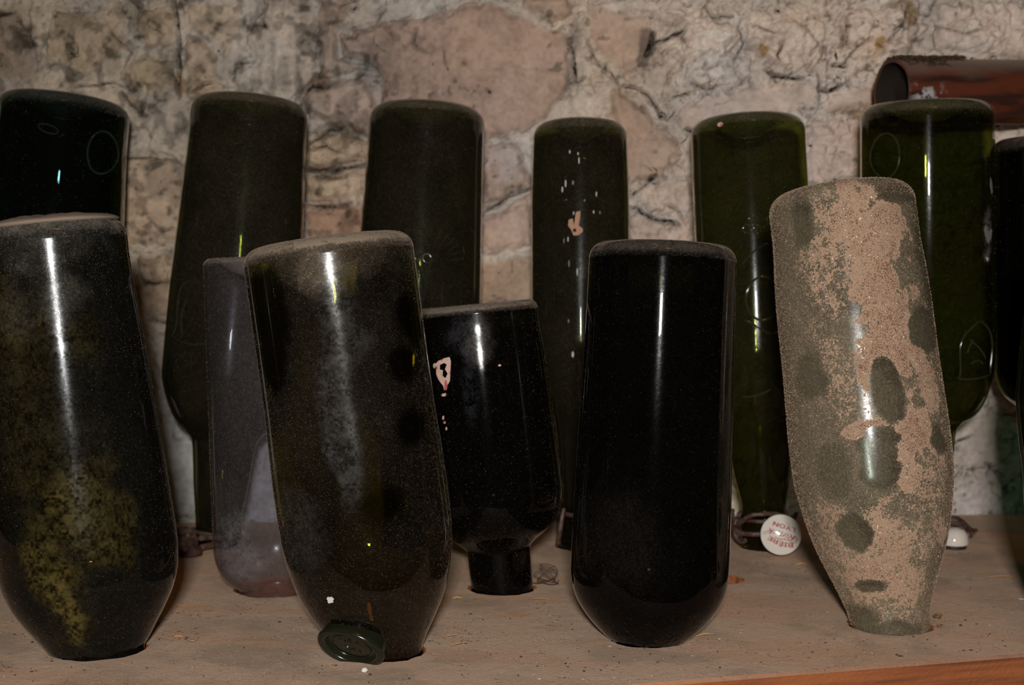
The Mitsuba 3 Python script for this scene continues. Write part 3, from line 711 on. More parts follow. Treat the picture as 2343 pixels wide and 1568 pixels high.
A1 = beer((148, 228), (45, 1245), [(300, 149), (500, 160), (800, 172), (880, 168), (960, 120), (1030, 75), (1245, 48)], 5.5, 'teal_glass',
          'dark teal beer bottle in the back row, leftmost, leaning right', 0.012)
A2 = beer((573, 230), (495, 1245), [(290, 133), (460, 140), (709, 150), (862, 152), (900, 144), (942, 128), (973, 109), (992, 88), (1010, 74), (1060, 67), (1109, 62), (1206, 50), (1245, 48)], 6.0, 'green_glass',
          'olive green beer bottle with a raised bell mark and sharp shoulders, behind the clear bottle', 0.085)
A3 = beer((979, 247), (925, 1245), [(300, 132), (500, 138), (709, 146), (862, 150), (900, 143), (942, 127), (973, 109), (1000, 80), (1060, 67), (1206, 50), (1245, 48)], 6.0, 'green_glass',
          'olive green beer bottle with a raised fan of rays, behind the short black bottle', 0.075)
A4 = beer((1327, 281), (1331, 1250), [(320, 107), (500, 112), (780, 112), (850, 98), (924, 68), (1035, 52), (1160, 48), (1185, 52), (1250, 52)], 5.5, 'green_glass',
          'narrow dark green bottle with rows of raised lettering and a pink paint patch', 0.075)
A5 = beer((1710, 272), (1752, 1250), [(320, 130), (415, 131), (800, 130), (870, 118), (930, 95), (961, 80), (1000, 76), (1090, 63), (1165, 50), (1185, 55), (1245, 55)], 5.5, 'bright_green_glass',
          'green beer bottle with a raised oval mark and a white printed stopper at its foot', 0.06)
A6 = beer((2121, 236), (2125, 1245), [(300, 149), (700, 150), (842, 146), (890, 135), (930, 118), (950, 102), (968, 75), (985, 62), (1040, 56), (1200, 46), (1245, 46)], 0.4, 'bright_green_glass',
          'glossy green beer bottle with a long white glint, under the pipe end', 0.016)
A7 = beer((2421, 312), (2440, 1245), [(380, 150), (842, 150), (872, 144), (905, 128), (927, 105), (950, 80), (985, 62), (1200, 46), (1245, 46)], 0.5, 'black_glass',
          'nearly black bottle cut by the right edge of the picture, under the pipe', 0.012)
for b in (A1, A2, A3, A4, A5, A6, A7):
    if b is A6:
        b.stain = np.maximum(b.stain, 0.35 * b.blob(2225, 545, 14, 60, 0.8, 220))
    b.build(b.label)
    b.grains(5000 if b is not A7 else 2500, (0.25 + 3 * (b.SS < b.rc)) * (b.FF < 0.7) + 0.02, seed=3)

# raised marks in the glass
A1.relief([ring(258, 352, 24, 48, 18, 8)], 0.0006, label='raised oval ring')
A1.relief([ring(155, 318, 22, 9, 12, 12)], 0.0004, label='small raised oval')
A2.relief([[(470, 660), (446, 664), (432, 690), (428, 730), (424, 765), (414, 780)], [(414, 780), (440, 792), (475, 797), (510, 790)], [(455, 700), (440, 735), (444, 775)], [(470, 740), (440, 785)],
           [(470, 660), (495, 668), (503, 700), (508, 760), (512, 790)]], 0.0007, label='raised bell')
A2.relief([[(430, 822), (446, 826)], [(446, 826), (452, 812)], [(428, 832), (428, 842)], [(465, 825), (468, 838)], [(448, 835), (460, 832)]], 0.0006, 'raised_letter', 'worn raised letters below the bell')
A3.relief([[(1018, 565), (1030, 545)], [(1026, 572), (1044, 552)], [(1032, 582), (1052, 566)], [(1034, 592), (1056, 582)], [(1036, 602), (1057, 598)], [(1006, 560), (1016, 536)], [(990, 556), (995, 532)], [(975, 553), (974, 530)],
           [(960, 556), (955, 532)], [(946, 562), (938, 540)], [(934, 570), (922, 552)], [(926, 582), (910, 570)], [(922, 595), (904, 590)]], 0.0011, label='raised fan of rays')
A3.relief([ring(977, 610, 20, 14, 10, 0, 180, 360), [(962, 610), (972, 640), (978, 690)], [(995, 606), (984, 640), (980, 690)], ring(984, 603, 9, 10, 10), [(968, 660), (988, 656)], ring(972, 545, 14, 8, 10, 0)], 0.0009, label='raised emblem of curls')
rl = np.random.default_rng(5)


def worn_letters(b, rows, size, name='raised_letter', radius=0.0005, label=None):
    """Rows of worn, unreadable raised lettering."""
    paths = []
    for (x0, x1, y, n) in rows:
        for i, x in enumerate(np.linspace(x0, x1, n)):
            yy = y + 8 * ((x - (x0 + x1) / 2) / (0.5 * (x1 - x0) + 1)) ** 2
            w, h = size * 0.7, size * (0.8 + 0.3 * rl.random())
            k = rl.integers(0, 5)                      # worn down to ticks and dots: nothing there can be read
            if k < 3:
                y1 = yy + h * rl.uniform(0, 0.4)
                paths += [[(x, y1), (x + w * rl.uniform(-0.15, 0.15), y1 + h * rl.uniform(0.25, 0.6))]]
            if k in (1, 4):
                paths += [[(x + w * 0.3, yy + h * 0.8), (x + w * 0.7, yy + h * rl.uniform(0.6, 0.95))]]
            if k == 3:
                paths += [ring(x + w / 2, yy + h / 2, w * 0.3, h * 0.3, 7, 0, 20, 200)]
    b.relief(paths, radius, name, label)


worn_letters(A4, [(1255, 1400, 366, 9), (1262, 1395, 415, 6), (1240, 1410, 455, 9), (1282, 1368, 452, 4)], 19, label='rows of worn raised letters')
A4.decal([(1297, 515), (1306, 512), (1309, 528), (1313, 498), (1323, 496), (1322, 512), (1319, 528), (1328, 535), (1328, 542), (1318, 550), (1308, 550), (1302, 536), (1296, 528)], 'tan_paint', 'paint_patch', 'pink paint patch', [[(1306, 536), (1313, 534), (1314, 541), (1308, 543)]])
for i, (x, y, w, h) in enumerate([(1298, 604, 2.4, 16), (1316, 622, 2.4, 18), (1296, 552, 2.4, 12), (1287, 555, 2.2, 12), (1284, 440, 3, 14), (1291, 425, 3, 18), (1307, 428, 4, 10), (1320, 376, 2.6, 16), (1358, 452, 2.5, 12), (1297, 735, 2.5, 8), (1307, 806, 4.5, 14), (1318, 365, 2.6, 7), (1332, 470, 3, 5), (1308, 496, 2.2, 9), (1352, 494, 2.5, 8), (1366, 495, 2.5, 8), (1300, 360, 2.8, 8)]):
    A4.decal(ring(x, y + h / 2, w * 0.6, h / 2, 8)[:-1], 'speck_glint_white' if i % 3 else 'speck_glint_grey', 'painted_glint', thick=0.0004)  # small glints on the glass, painted as pale flakes
A5.relief([ring(1724, 690, 36, 48, 22)], 0.0008, label='raised oval ring')
A5.relief([[(1680, 615), (1712, 580), (1740, 570), (1762, 582)], [(1683, 735), (1715, 755), (1742, 768), (1768, 752)], [(1700, 650), (1690, 690)], [(1685, 905), (1715, 903), (1745, 890)],
           ring(1690, 536, 9, 9, 9), ring(1712, 538, 8, 9, 9), ring(1736, 536, 9, 9, 9), ring(1700, 515, 6, 6, 8), ring(1740, 518, 7, 7, 8), ring(1756, 545, 7, 8, 8)], 0.0006, label='raised scrolls and beads round the oval')
A5.decal(ring(1634, 300, 6, 5, 8)[:-1], 'pink_paint', 'paint_speck', thick=0.0004)
A6.relief([ring(2004, 360, 24, 50, 20)], 0.0006, label='large raised ring')
A6.relief([[(2148, 855), (2200, 857), (2235, 852)], [(2152, 855), (2153, 800), (2160, 765), (2180, 745), (2200, 730)], [(2200, 730), (2220, 742), (2236, 765), (2240, 800), (2236, 852)], [(2236, 768), (2264, 762)], [(2237, 838), (2264, 830)],
           [(2175, 770), (2200, 790), (2218, 812)], [(2170, 800), (2178, 782), (2186, 770)], ring(2196, 826, 14, 8, 10, 0, 180, 360)], 0.0006, label='raised shield')
A6.decal([(2218, 520), (2230, 526), (2240, 530), (2236, 548), (2226, 560), (2220, 548), (2214, 530)], 'speck_glint_grey', 'paint_speck', 'grey paint specks')
A6.decal([(2235, 413), (2240, 424), (2243, 446), (2239, 450), (2234, 432)], 'speck_glint_grey', 'paint_speck')
A6.decal([(2218, 590), (2228, 592), (2224, 600)], 'speck_glint_white', 'paint_speck')

# ---- front and middle rows
B1 = Bottle('wine_bottle', (112, 510), (226, 1482), [(580, 171), (800, 183), (1000, 194), (1150, 201), (1254, 205), (1310, 200), (1362, 184), (1400, 163), (1435, 140), (1467, 119), (1495, 102)], 1.5, 'olive_glass', rc=9, spacing=0.0012)
B1.film += 0.06 * (0.4 + B1.n(70, 3, 1)) + 0.30 * B1.blob(150, 560, 150, 60, 0.9, 60) * B1.n(200, 3, 7) + 0.22 * B1.blob(190, 690, 60, 70, 0.9, 80) + 0.12 * B1.blob(95, 700, 50, 80, 0.6)
B1.stain += np.maximum.reduce([0.40 * B1.blob(190, 1290, 62, 62, 1.4, 60, 0.6, 2), 0.42 * B1.blob(215, 1365, 36, 62, 1.4, 70, 0.5, 32), 0.3 * B1.blob(170, 1225, 90, 40, 1.5, 60, 0.7, 33), 0.22 * B1.blob(250, 1180, 110, 90, 1.6, 60, 0.8, 34)]) + 0.17 * B1.blob(130, 1000, 150, 330, 1.1, 40, 0.8, 3) * B1.n(130, 3, 4) + 0.25 * B1.blob(60, 720, 110, 90, 1.0, 60, 0.7, 5) * B1.n(120, 3, 5)
B1.dust_top(0.6)
B1.build('large olive wine bottle cut by the left edge, yellowish sediment inside', category='bottle')
B1.grains(16000, 0.25 + 2.5 * (B1.SS < B1.rc) + 0.8 * B1.blob(150, 600, 150, 120, 0.8), seed=11)
# a cushion of settled dust lies in the hollow of its base
v, f = [], []
cush = trimesh.creation.icosphere(4, 1.0)
cv = np.array(cush.vertices) * [B1.pr[0] * 0.93, B1.pr[0] * 0.93, 0.0042]
cv[:, 2] *= 1 + 0.5 * (meshkit.fbm(cv * 120, 3, 4) - 0.5) + 0.35 * (meshkit.fbm(cv * 900, 2, 6) - 0.5)
cv = B1.A + cv[:, :1] * B1.g + cv[:, 1:2] * B1.f - cv[:, 2:] * B1.a + B1.a * 0.0008
scene[B1.key + '__dust_layer'] = mikit.ply(trimesh.Trimesh(cv, cush.faces[:, ::-1], process=False), 'dust_grey', True)
tag(B1.key + '__dust_layer', 'thick brown dust in the hollow of the base')

B2 = Bottle('wine_bottle', (748, 551), (876, 1488), [(610, 196), (900, 195), (1100, 199), (1200, 198), (1260, 193), (1320, 180), (1380, 157), (1430, 128), (1470, 103), (1495, 92)], 3.5, 'dusty_olive_glass', rc=8, spacing=0.0012)
wipe = np.maximum.reduce([B2.blob(628, 690, 56, 105, 0.35, 60, 0.3, 1), B2.blob(640, 800, 40, 90, 0.5, 60, 0.4, 2), B2.blob(938, 850, 32, 50, 0.3, 60, 0.4, 3), B2.blob(955, 985, 34, 45, 0.3, 60, 0.4, 4), B2.blob(895, 1140, 60, 45, 0.3, 60, 0.6, 5), B2.blob(955, 760, 26, 60, 0.4, 60, 0.4, 6)])
B2.film += (0.026 * (0.3 + 1.4 * B2.n(60, 3, 1)) + 0.10 * B2.blob(750, 600, 240, 55, 0.6, 70) + 0.025 * B2.blob(740, 800, 200, 260, 0.6)) * (1 - 0.85 * wipe) * (1 - 0.75 * ss(0.70, 0.88, B2.FF))
B2.film += 0.3 * B2.blob(757, 625, 50, 62, 0.9, 110, 0.6, 19) * (0.5 + B2.n(180, 3, 20)) + 0.2 * B2.blob(750, 560, 50, 22, 0.9, 110, 0.6, 21)
B2.stain += 0.075 * B2.blob(810, 980, 38, 190, 1.1, 60, 0.4, 8) * B2.n(220, 3, 9) * 2 + 0.05 * B2.blob(790, 730, 60, 130, 1.0, 60, 0.6, 10) + 0.05 * B2.blob(690, 1180, 60, 80, 1.0, 90, 0.5, 12)
B2.dust_top(0.8, 1.4)
B2.build('tall dusty olive wine bottle with a round glass seal near its neck')
B2.grains(70000, ((0.8 + 4 * (B2.SS < B2.rc) + 0.8 * B2.blob(750, 600, 240, 60, 0.6)) * (1 - 0.97 * wipe) * (0.35 + B2.n(90, 3, 3)) * (1 - 0.4 * ss(0.75, 0.9, B2.FF))), size=(0.00004, 0.00011), seed=12)

B3 = Bottle('wine_bottle', (1517, 559), (1480, 1460), [(605, 168), (800, 171), (1000, 176), (1181, 180), (1308, 181), (1344, 176), (1373, 166), (1402, 148), (1435, 120), (1464, 87), (1480, 62)], 4.6, 'black_glass', rc=8, spacing=0.0013, mouth=0.0145)
B3.film += 0.016 * (0.5 + B3.n(60, 3, 1)) + 0.035 * B3.blob(1400, 1200, 120, 120, 1.0, 60, 0.7)
B3.dust_top(0.4)
B3.build('glossy black wine bottle with a thin white glint and rounded shoulder, in the front row')
B3.grains(13000, 0.35 + 7 * (B3.SS < B3.rc) * (B3.SS > 0.0003), size=(0.00004, 0.00011), seed=13)

B4 = Bottle('wine_bottle', (1921, 434), (2037, 1430), [(540, 165), (632, 171), (724, 175), (820, 176), (940, 180), (1006, 182), (1092, 180), (1156, 170), (1237, 151), (1305, 126), (1360, 105), (1411, 91), (1440, 89)], 9.5, 'pale_glass', rc=10, spacing=0.0011)
bare = np.maximum.reduce([B4.blob(2088, 778, 44, 54, 0.22, 150, 0.12, 1), B4.blob(1928, 1208, 38, 44, 0.35, 150, 0.15, 2), B4.blob(1990, 905, 36, 78, 0.35, 100, 0.15, 3), B4.blob(1968, 1050, 50, 66, 0.5, 100, 0.2, 4), B4.blob(2035, 440, 75, 62, 0.45, 90, 0.2, 5),
                          B4.blob(1815, 520, 22, 60, 0.5, 90, 0.3, 6), 0.6 * B4.blob(1875, 1075, 34, 65, 0.8, 90, 0.4, 7), B4.blob(1835, 850, 28, 60, 0.7, 90, 0.4, 8), B4.blob(1950, 1405, 28, 34, 0.5, 90, 0.3, 9), B4.blob(2115, 640, 34, 170, 0.5, 90, 0.3, 10), B4.blob(2030, 1438, 80, 26, 0.7, 90, 0.3, 11),
                          0.3 * B4.blob(1935, 1150, 30, 30, 0.7, 90, 0.4, 12), B4.blob(2110, 1020, 26, 36, 0.6, 120, 0.3, 13), B4.blob(1965, 1330, 40, 14, 0.6, 120, 0.3, 14)])
rag = 0.55 + 0.9 * B4.n(140, 4, 44)
cover = np.maximum.reduce([0.95 * B4.blob(1903, 470, 26, 90, 1.3, 100, 0.35, 21), 1.0 * B4.blob(1965, 620, 66, 170, 1.3, 100, 0.3, 22), 1.0 * B4.blob(1990, 780, 78, 130, 1.3, 100, 0.3, 23), 0.95 * B4.blob(1985, 520, 72, 80, 1.3, 100, 0.35, 24), 0.9 * B4.blob(1945, 860, 30, 60, 0.7, 110, 0.4, 25),
                           0.85 * B4.blob(2088, 900, 40, 80, 0.7, 110, 0.4, 26), 0.95 * B4.blob(2050, 1000, 58, 62, 1.3, 100, 0.35, 27), 0.9 * B4.blob(1960, 985, 56, 28, 0.8, 120, 0.35, 28), 0.8 * B4.blob(2010, 1085, 60, 40, 0.9, 120, 0.5, 29),
                           0.56 * B4.blob(1850, 600, 80, 190, 0.8, 70, 0.8, 31) * rag, 0.42 * B4.blob(1860, 820, 90, 170, 0.9, 80, 0.8, 32) * rag, 0.72 * B4.blob(2000, 1270, 140, 130, 0.9, 80, 0.7, 33) * rag, 0.5 * B4.blob(2090, 1100, 90, 120, 0.9, 80, 0.8, 34) * rag,
                           0.55 * B4.blob(1880, 1210, 50, 90, 0.9, 80, 0.7, 35) * rag, 0.5 * B4.blob(2030, 1390, 70, 40, 0.9, 100, 0.7, 36) * rag, 0.3 * rag * ss(0.0, 1.0, B4.n(25, 3, 45) * 1.3)])
cover = cover * (0.60 + 0.66 * B4.n(60, 3, 46))
B4.stain = np.clip(cover, 0, 1) * (1 - bare)
B4.film += (0.36 + 0.36 * B4.n(30, 3, 40)) * (1 - 0.5 * bare) + 0.2 * ss(35, 80, np.abs(B4.PP)) + 0.16 * ss(0.5, 0.9, B4.FF) * (1 - bare)
B4.dust_top(0.5)
B4.build('pale greenish wine bottle caked with tan sandy dirt, front row right')
gw = (0.12 + 0.8 * cover) * (1 - 0.93 * bare) + 0.5 * (B4.SS < B4.rc) + 0.45 * ss(50, 90, np.abs(B4.PP))
B4.grains(60000, gw, (0.00007, 0.00022), 'dust_tan', seed=14)
B4.grains(6000, np.maximum(0, cover - 0.55) * (1 - bare) * ss(0.4, 0.65, B4.n(110, 3, 50)) * (np.abs(B4.PP) < 50), (0.0001, 0.00024), 'dust_rust', 'dark_grain', seed=15)
B4.grains(700, cover * (1 - bare), (0.0001, 0.00026), 'white_flake', 'pale_grain', seed=16)

B5 = Bottle('glass_bottle', (608, 590), (634, 1345), [(620, 141), (1200, 141), (1254, 140), (1301, 131), (1325, 113), (1340, 96), (1352, 91)], 2, 'clear_glass', rc=4, spacing=0.0016)
B5.film += 0.10 * (0.6 + 0.8 * B5.n(40, 3, 1))
B5.stain += 0.10 * B5.blob(560, 1230, 60, 90, 1.0, 90, 0.5, 3) * B5.n(250, 3, 4) * 2
B5.dust_top(0.5)
B5.build('colourless glass bottle with straight sides, half hidden by the dusty olive bottle')
B5.grains(9000, 0.3 + 2 * (B5.SS < B5.rc), size=(0.00006, 0.00016), seed=17)
B5.relief([ring(634, 1352, 96, 21, 28, 0, 0, 360)], 0.0008, 'moulded_ring', bsdf='dark_crumb') if False else None

B6 = Bottle('spirit_bottle', (1088, 696), (1149, 1345), [(735, 141), (800, 146), (900, 152), (1000, 157), (1072, 160), (1127, 161), (1156, 158), (1192, 143), (1217, 118), (1240, 87), (1256, 73), (1345, 71)], 2.2, 'black_glass', rc=5, spacing=0.0013)
B6.film += 0.02 * (0.5 + B6.n(60, 3, 1)) + 0.05 * B6.blob(1090, 760, 60, 70, 0.9)
B6.film += 0.3 * B6.blob(1095, 780, 30, 60, 0.8, 110, 0.6, 9)  # film patch added to dull the glint into a dim streak
B6.stain += 0.12 * B6.blob(1085, 745, 55, 50, 0.9, 70, 0.7, 4) + 0.10 * B6.blob(1080, 880, 18, 90, 0.8, 90, 0.6, 5)  # bluish streak of the soft reflection, put into the colour
B6.dust_top(0.8, 1.5)
B6.build('short black spirit bottle with wide shoulders, thin neck and a torn pink label scrap')
B6.grains(16000, 0.3 + 8 * (B6.SS < B6.rc), size=(0.00004, 0.00013), seed=18)
B6.decal([(1003, 818), (1010, 812), (1022, 808), (1034, 806), (1037, 815), (1036, 840), (1035, 858), (1029, 868), (1028, 877), (1022, 878), (1020, 868), (1010, 856), (1004, 842)], 'pink_paint', 'label_scrap', 'torn pink label scrap',
         [[(1012, 822), (1022, 818), (1028, 822), (1024, 832), (1030, 842), (1025, 852), (1018, 846), (1019, 834), (1012, 832)]])
B6.decal(ring(1000, 823, 4, 6, 8)[:-1], 'pink_paint', 'label_scrap')
B6.decal([(1015, 886), (1026, 884), (1025, 891), (1017, 891)], 'pink_paint', 'label_scrap')
for (x, y, w, h) in [(1020, 938, 2.5, 5), (1023, 948, 3, 3), (1027, 962, 2, 4), (1145, 834, 3.5, 2.5)]:
    B6.decal(ring(x, y, w, h, 7)[:-1], 'pink_paint', 'label_scrap')

B8 = Bottle('wine_bottle', (2540, 560), (2458, 1450), [(620, 172), (900, 176), (985, 166), (1040, 156), (1085, 146), (1200, 130), (1320, 105), (1450, 70)], 1, 'teal_glass', rc=9, spacing=0.0025)
B8.film += 0.02
B8.dust_top(0.4)
B8.build('sliver of a dark teal bottle at the right edge beside the pale dirty bottle')

# ---- the glass seal on the shoulder of the dusty olive bottle
sp, sn = B2.surface([(820, 1446)])
sp, sn = sp[0], sn[0]
ex = np.cross(sn, [0, 0, 1.0]) * -1
ex /= np.linalg.norm(ex)
if ex[0] < 0:
    ex = -ex
ey = np.cross(sn, ex)
if ey[2] < 0:
    ey = -ey
dist = (sp - EYE) @ FWD
sc = dist / FPX
tocam = (EYE - sp) / np.linalg.norm(EYE - sp)


def lathe_local(profile, n=48):
    a = np.arange(n) * 2 * np.pi / n
    p = np.array(profile, float)
    v = np.stack([p[:, :1] * np.cos(a), p[:, :1] * np.sin(a), np.broadcast_to(p[:, 1:], (len(p), n))], -1).reshape(-1, 3)
    i, j = np.meshgrid(np.arange(len(p) - 1), np.arange(n), indexing='ij')
    j2 = (j + 1) % n
    q = np.stack([i * n + j, i * n + j2, (i + 1) * n + j2, (i + 1) * n + j], -1).reshape(-1, 4)
    m = trimesh.Trimesh(v, np.vstack([q[:, [0, 1, 2]], q[:, [0, 2, 3]]]), process=False)
    m.fix_normals()
    return m


def placed(m, x, y, z, o):
    m = m.copy()
    M = np.eye(4)
    M[:3, 0], M[:3, 1], M[:3, 2], M[:3, 3] = x, y, z, o
    m.apply_transform(M)
    return m


RS = 82 * sc
zn = sn
SQ = 0.70
xs = np.array([1.0, 0, -0.07]) - zn * (zn @ np.array([1.0, 0, -0.07]))
xs /= np.linalg.norm(xs)
ysl = np.cross(zn, xs)
prof = [(1e-5, -0.010), (RS * 0.9, -0.010), (RS * 0.985, 0.0)] + [(RS * (0.86 + 0.14 * math.sin(t)), 0.0022 * math.cos(t)) for t in np.linspace(math.pi / 2, -math.pi / 2 * 0.95, 12)] + [(RS * 0.70, -0.0007), (RS * 0.62, -0.0004), (1e-5, -0.0003)]
seal = lathe_local(prof, 64)
seal.apply_scale([1, SQ, 1])
seal_o = sp + zn * 0.0030 + np.array([0, 0, 0.0012])
scene[B2.key + '__seal'] = mikit.ply(placed(seal, xs, ysl, zn, seal_o), 'seal_glass', 50)
scene['seal_glass'] = {'type': 'principled', 'base_color': rgb(0.012, 0.012, 0.006), 'roughness': 0.14, 'specular': 0.6}
tag(B2.key + '__seal__raised_letter', 'worn raised ticks on the seal', kind='stuff')
tag(B2.key + '__seal', 'round raised glass seal with worn letters')
strokes = []
rq = np.random.default_rng(8)
for k in range(16):                                   # letters worn down to ticks
    x, y = rq.uniform(-0.42, 0.42), rq.choice([-0.22, 0.22]) + rq.uniform(-0.05, 0.05)
    q = [(x, y), (x + rq.uniform(-0.05, 0.05), y + rq.uniform(0.05, 0.14))]
    strokes.append(tube([seal_o + xs * a * RS + ysl * b * RS * SQ for a, b in q], 0.00035, 5))
strokes.append(tube([seal_o + xs * a * RS + ysl * b * RS for a, b in ring(0, 0, 0.58, 0.58 * SQ, 40)[:-1]], 0.0003, 5, closed=True))
scene[B2.key + '__seal__raised_letter'] = mikit.ply(join(strokes), 'seal_glass', 40)
B2.decal([(767, 1331), (769, 1327), (773, 1328), (777, 1327), (781, 1330), (784, 1333), (781, 1336), (782, 1340), (777, 1340), (773, 1342), (769, 1338), (770, 1334)], 'white_flake', 'paint_speck', 'white paint speck', thick=0.0005)

# ---- swing stoppers
def neck_ring(b, s_px, grow=1.0, tilt=0.0, r=0.0011, n=40):
    """A wire ring round the neck."""
    fr = np.interp(s_px, *b.py_of)
    s = fr * b.L
    R = float(b.radius(s)) * grow + r
    a = np.linspace(0, 2 * np.pi, n, endpoint=False)
    c = b.A + b.a * s
    wob = 1 + 0.04 * np.sin(3 * a)
    return tube(c + (R * wob)[:, None] * (np.cos(a)[:, None] * b.f + np.sin(a)[:, None] * b.g) + b.a * (tilt * np.sin(a))[:, None], r, 7, closed=True)


# the printed one
NK = A5.B[1]
w1 = [smooth_path([at(1677, 1168, NK - .004), at(1679, 1190, NK - .012), at(1690, 1198, NK - .018), at(1712, 1183, NK - .024), at(1745, 1177, NK - .026), at(1780, 1178, NK - .022), at(1812, 1186, NK - .012), at(1822, 1176, NK - .004)], 40),
      smooth_path([at(1678, 1196, NK - .010), at(1682, 1212, NK - .016), at(1700, 1221, NK - .022), at(1725, 1223, NK - .026), at(1750, 1222, NK - .026), at(1770, 1223, NK - .024)], 30),
      smooth_path([at(1675, 1186, NK - .006), at(1682, 1222, NK - .014), at(1696, 1240, NK - .012), at(1706, 1236, NK - .010)], 20),
      smooth_path([at(1690, 1178, NK - .002), at(1700, 1170, NK + .004), at(1740, 1166, NK + .010)], 12)]
scene[A5.key + '__wire_bail'] = mikit.ply(join([tube(w, 0.0015, 8) for w in w1] + [neck_ring(A5, 1190, 1.02, 0.0015, 0.0012)] + [lump(at(1684, 1206, NK - .015), 0.0026, 3)]), 'rusty_wire', 40)
tag(A5.key + '__wire_bail', 'rusty wire bail')
dc = at(1787, 1224, NK - 0.034)
RD = 46.5 * ((dc - EYE) @ FWD) / FPX
dz = (EYE + np.array([0.10, 0, -0.02]) - dc)
dz /= np.linalg.norm(dz)
dx = np.cross([0, 0, 1.0], dz)
dx /= np.linalg.norm(dx)
dy = np.cross(dz, dx)
dome = lambda r: 0.0026 * (1 - (r / RD) ** 2)
prof = [(1e-5, -0.011), (RD * 0.55, -0.0105), (RD * 0.6, -0.006), (RD * 0.9, -0.0045), (RD * 0.985, -0.0028), (RD, -0.0012), (RD * 0.985, 0.0002)] + [(RD * q, dome(RD * q)) for q in (0.95, 0.85, 0.7, 0.5, 0.25, 0.0005)]
scene[A5.key + '__stopper'] = mikit.ply(placed(lathe_local(prof, 56), dx, dy, dz, dc), 'porcelain', 40)
tag(A5.key + '__stopper', 'round white porcelain stopper with red print')
scene[A5.key + '__stopper__washer'] = mikit.ply(placed(lathe_local([(1e-5, -0.012), (RD * 0.8, -0.012), (RD * 0.86, -0.009), (RD * 0.8, -0.006), (1e-5, -0.006)], 32), dx, dy, dz, dc), 'black_rubber', 40)


def print_on_disc(text, height, cx, cy, arc=0.0, slant=0.0, bold=False, width=None):
    m = meshkit.text_mesh(text, height, 0.0004, bold)
    v = np.array(m.vertices)
    v[:, 0] += slant * v[:, 1]
    wdt = v[:, 0].max()
    if width:
        v[:, 0] *= width / wdt
        wdt = width
    v[:, 0] -= wdt / 2
    if arc:
        t = v[:, 0] / arc
        v[:, 0], v[:, 1] = (arc + v[:, 1]) * np.sin(t), (arc + v[:, 1]) * np.cos(t) - arc
    v[:, 0] += cx
    v[:, 1] += cy
    m.vertices = v
    m = m.subdivide()
    v = np.array(m.vertices)
    a = math.radians(180 - 17)
    x, y = v[:, 0] * math.cos(a) - v[:, 1] * math.sin(a), v[:, 0] * math.sin(a) + v[:, 1] * math.cos(a)
    v[:, 0], v[:, 1] = x, y
    v[:, 2] = v[:, 2] - 0.0002 + dome(np.hypot(x, y)) + 0.0001
    m.vertices = v
    return placed(m, dx, dy, dz, dc)


u = RD / 46.5
prints = [print_on_disc('BIÈRE', 9.5 * u, -4 * u, 14.5 * u, 90 * u, 0, True, 58 * u), print_on_disc('LYON', 9.0 * u, -2 * u, -24 * u, 0, 0, True, 54 * u), print_on_disc('Rinck', 13.0 * u, 0, -7 * u, 0, 0.4, False, 70 * u)]
swash = tube([dc + dx * 0 + (lambda X, Y: dx * (X * math.cos(math.radians(163)) - Y * math.sin(math.radians(163))) * u + dy * (X * math.sin(math.radians(163)) + Y * math.cos(math.radians(163))) * u + dz * (dome(math.hypot(X, Y) * u) + 0.00005))(X, Y)
              for X, Y in smooth_path([(-30, -6), (-37, 3), (-31, 9), (-18, 8), (-4, 9.5), (14, 9)], 24)], 0.00022, 5)
scene[A5.key + '__stopper__lettering'] = mikit.ply(join(prints + [swash]), 'red_print')
tag(A5.key + '__stopper__lettering', 'red upside-down lettering BIÈRE Rinck LYON')

# the plain white one of the glossy green bottle
c6 = at(2183, 1247, A6.B[1] - 0.012)
u6 = ((c6 - EYE) @ FWD) / FPX
c6[2] = 0.0025
bell = lathe_local([(1e-5, 0.0), (31 * u6, 0.0), (32.5 * u6, 3 * u6), (32 * u6, 12 * u6), (29 * u6, 24 * u6), (22 * u6, 33 * u6), (12 * u6, 37 * u6), (1e-5, 38 * u6)], 40)
scene[A6.key + '__stopper'] = mikit.ply(placed(bell, [1, 0, 0], [0, 1, 0], [0, 0, 1], c6), 'porcelain', 40)
tag(A6.key + '__stopper', 'white domed porcelain stopper lying on the board')
scene[A6.key + '__stopper__washer'] = mikit.ply(placed(lathe_local([(1e-5, 0.0001), (27 * u6, 0.0001), (28 * u6, 0.0014), (27 * u6, 0.0026), (1e-5, 0.0026)], 32), [1, 0, 0], [0, 1, 0], [0, 0, 1], [c6[0], c6[1], 0]), 'black_rubber', 40)
N6 = A6.B[1]
scene[A6.key + '__wire_bail'] = mikit.ply(join([tube(smooth_path(w, 24), 0.0013, 7) for w in (
    [at(2150, 1195, N6 - .012), at(2180, 1184, N6 - .01), at(2205, 1196, N6 - .004), at(2222, 1212, N6), at(2234, 1214, N6 + .003)],
    [at(2165, 1196, N6 - .014), at(2195, 1198, N6 - .012), at(2212, 1208, N6 - .006), at(2228, 1224, N6 - .003)],
    [at(2205, 1200, N6 - .002), at(2215, 1215, N6 - .002), at(2216, 1228, N6 - .002)])]), 'rusty_wire', 40)
tag(A6.key + '__wire_bail', 'rusty wire bail')

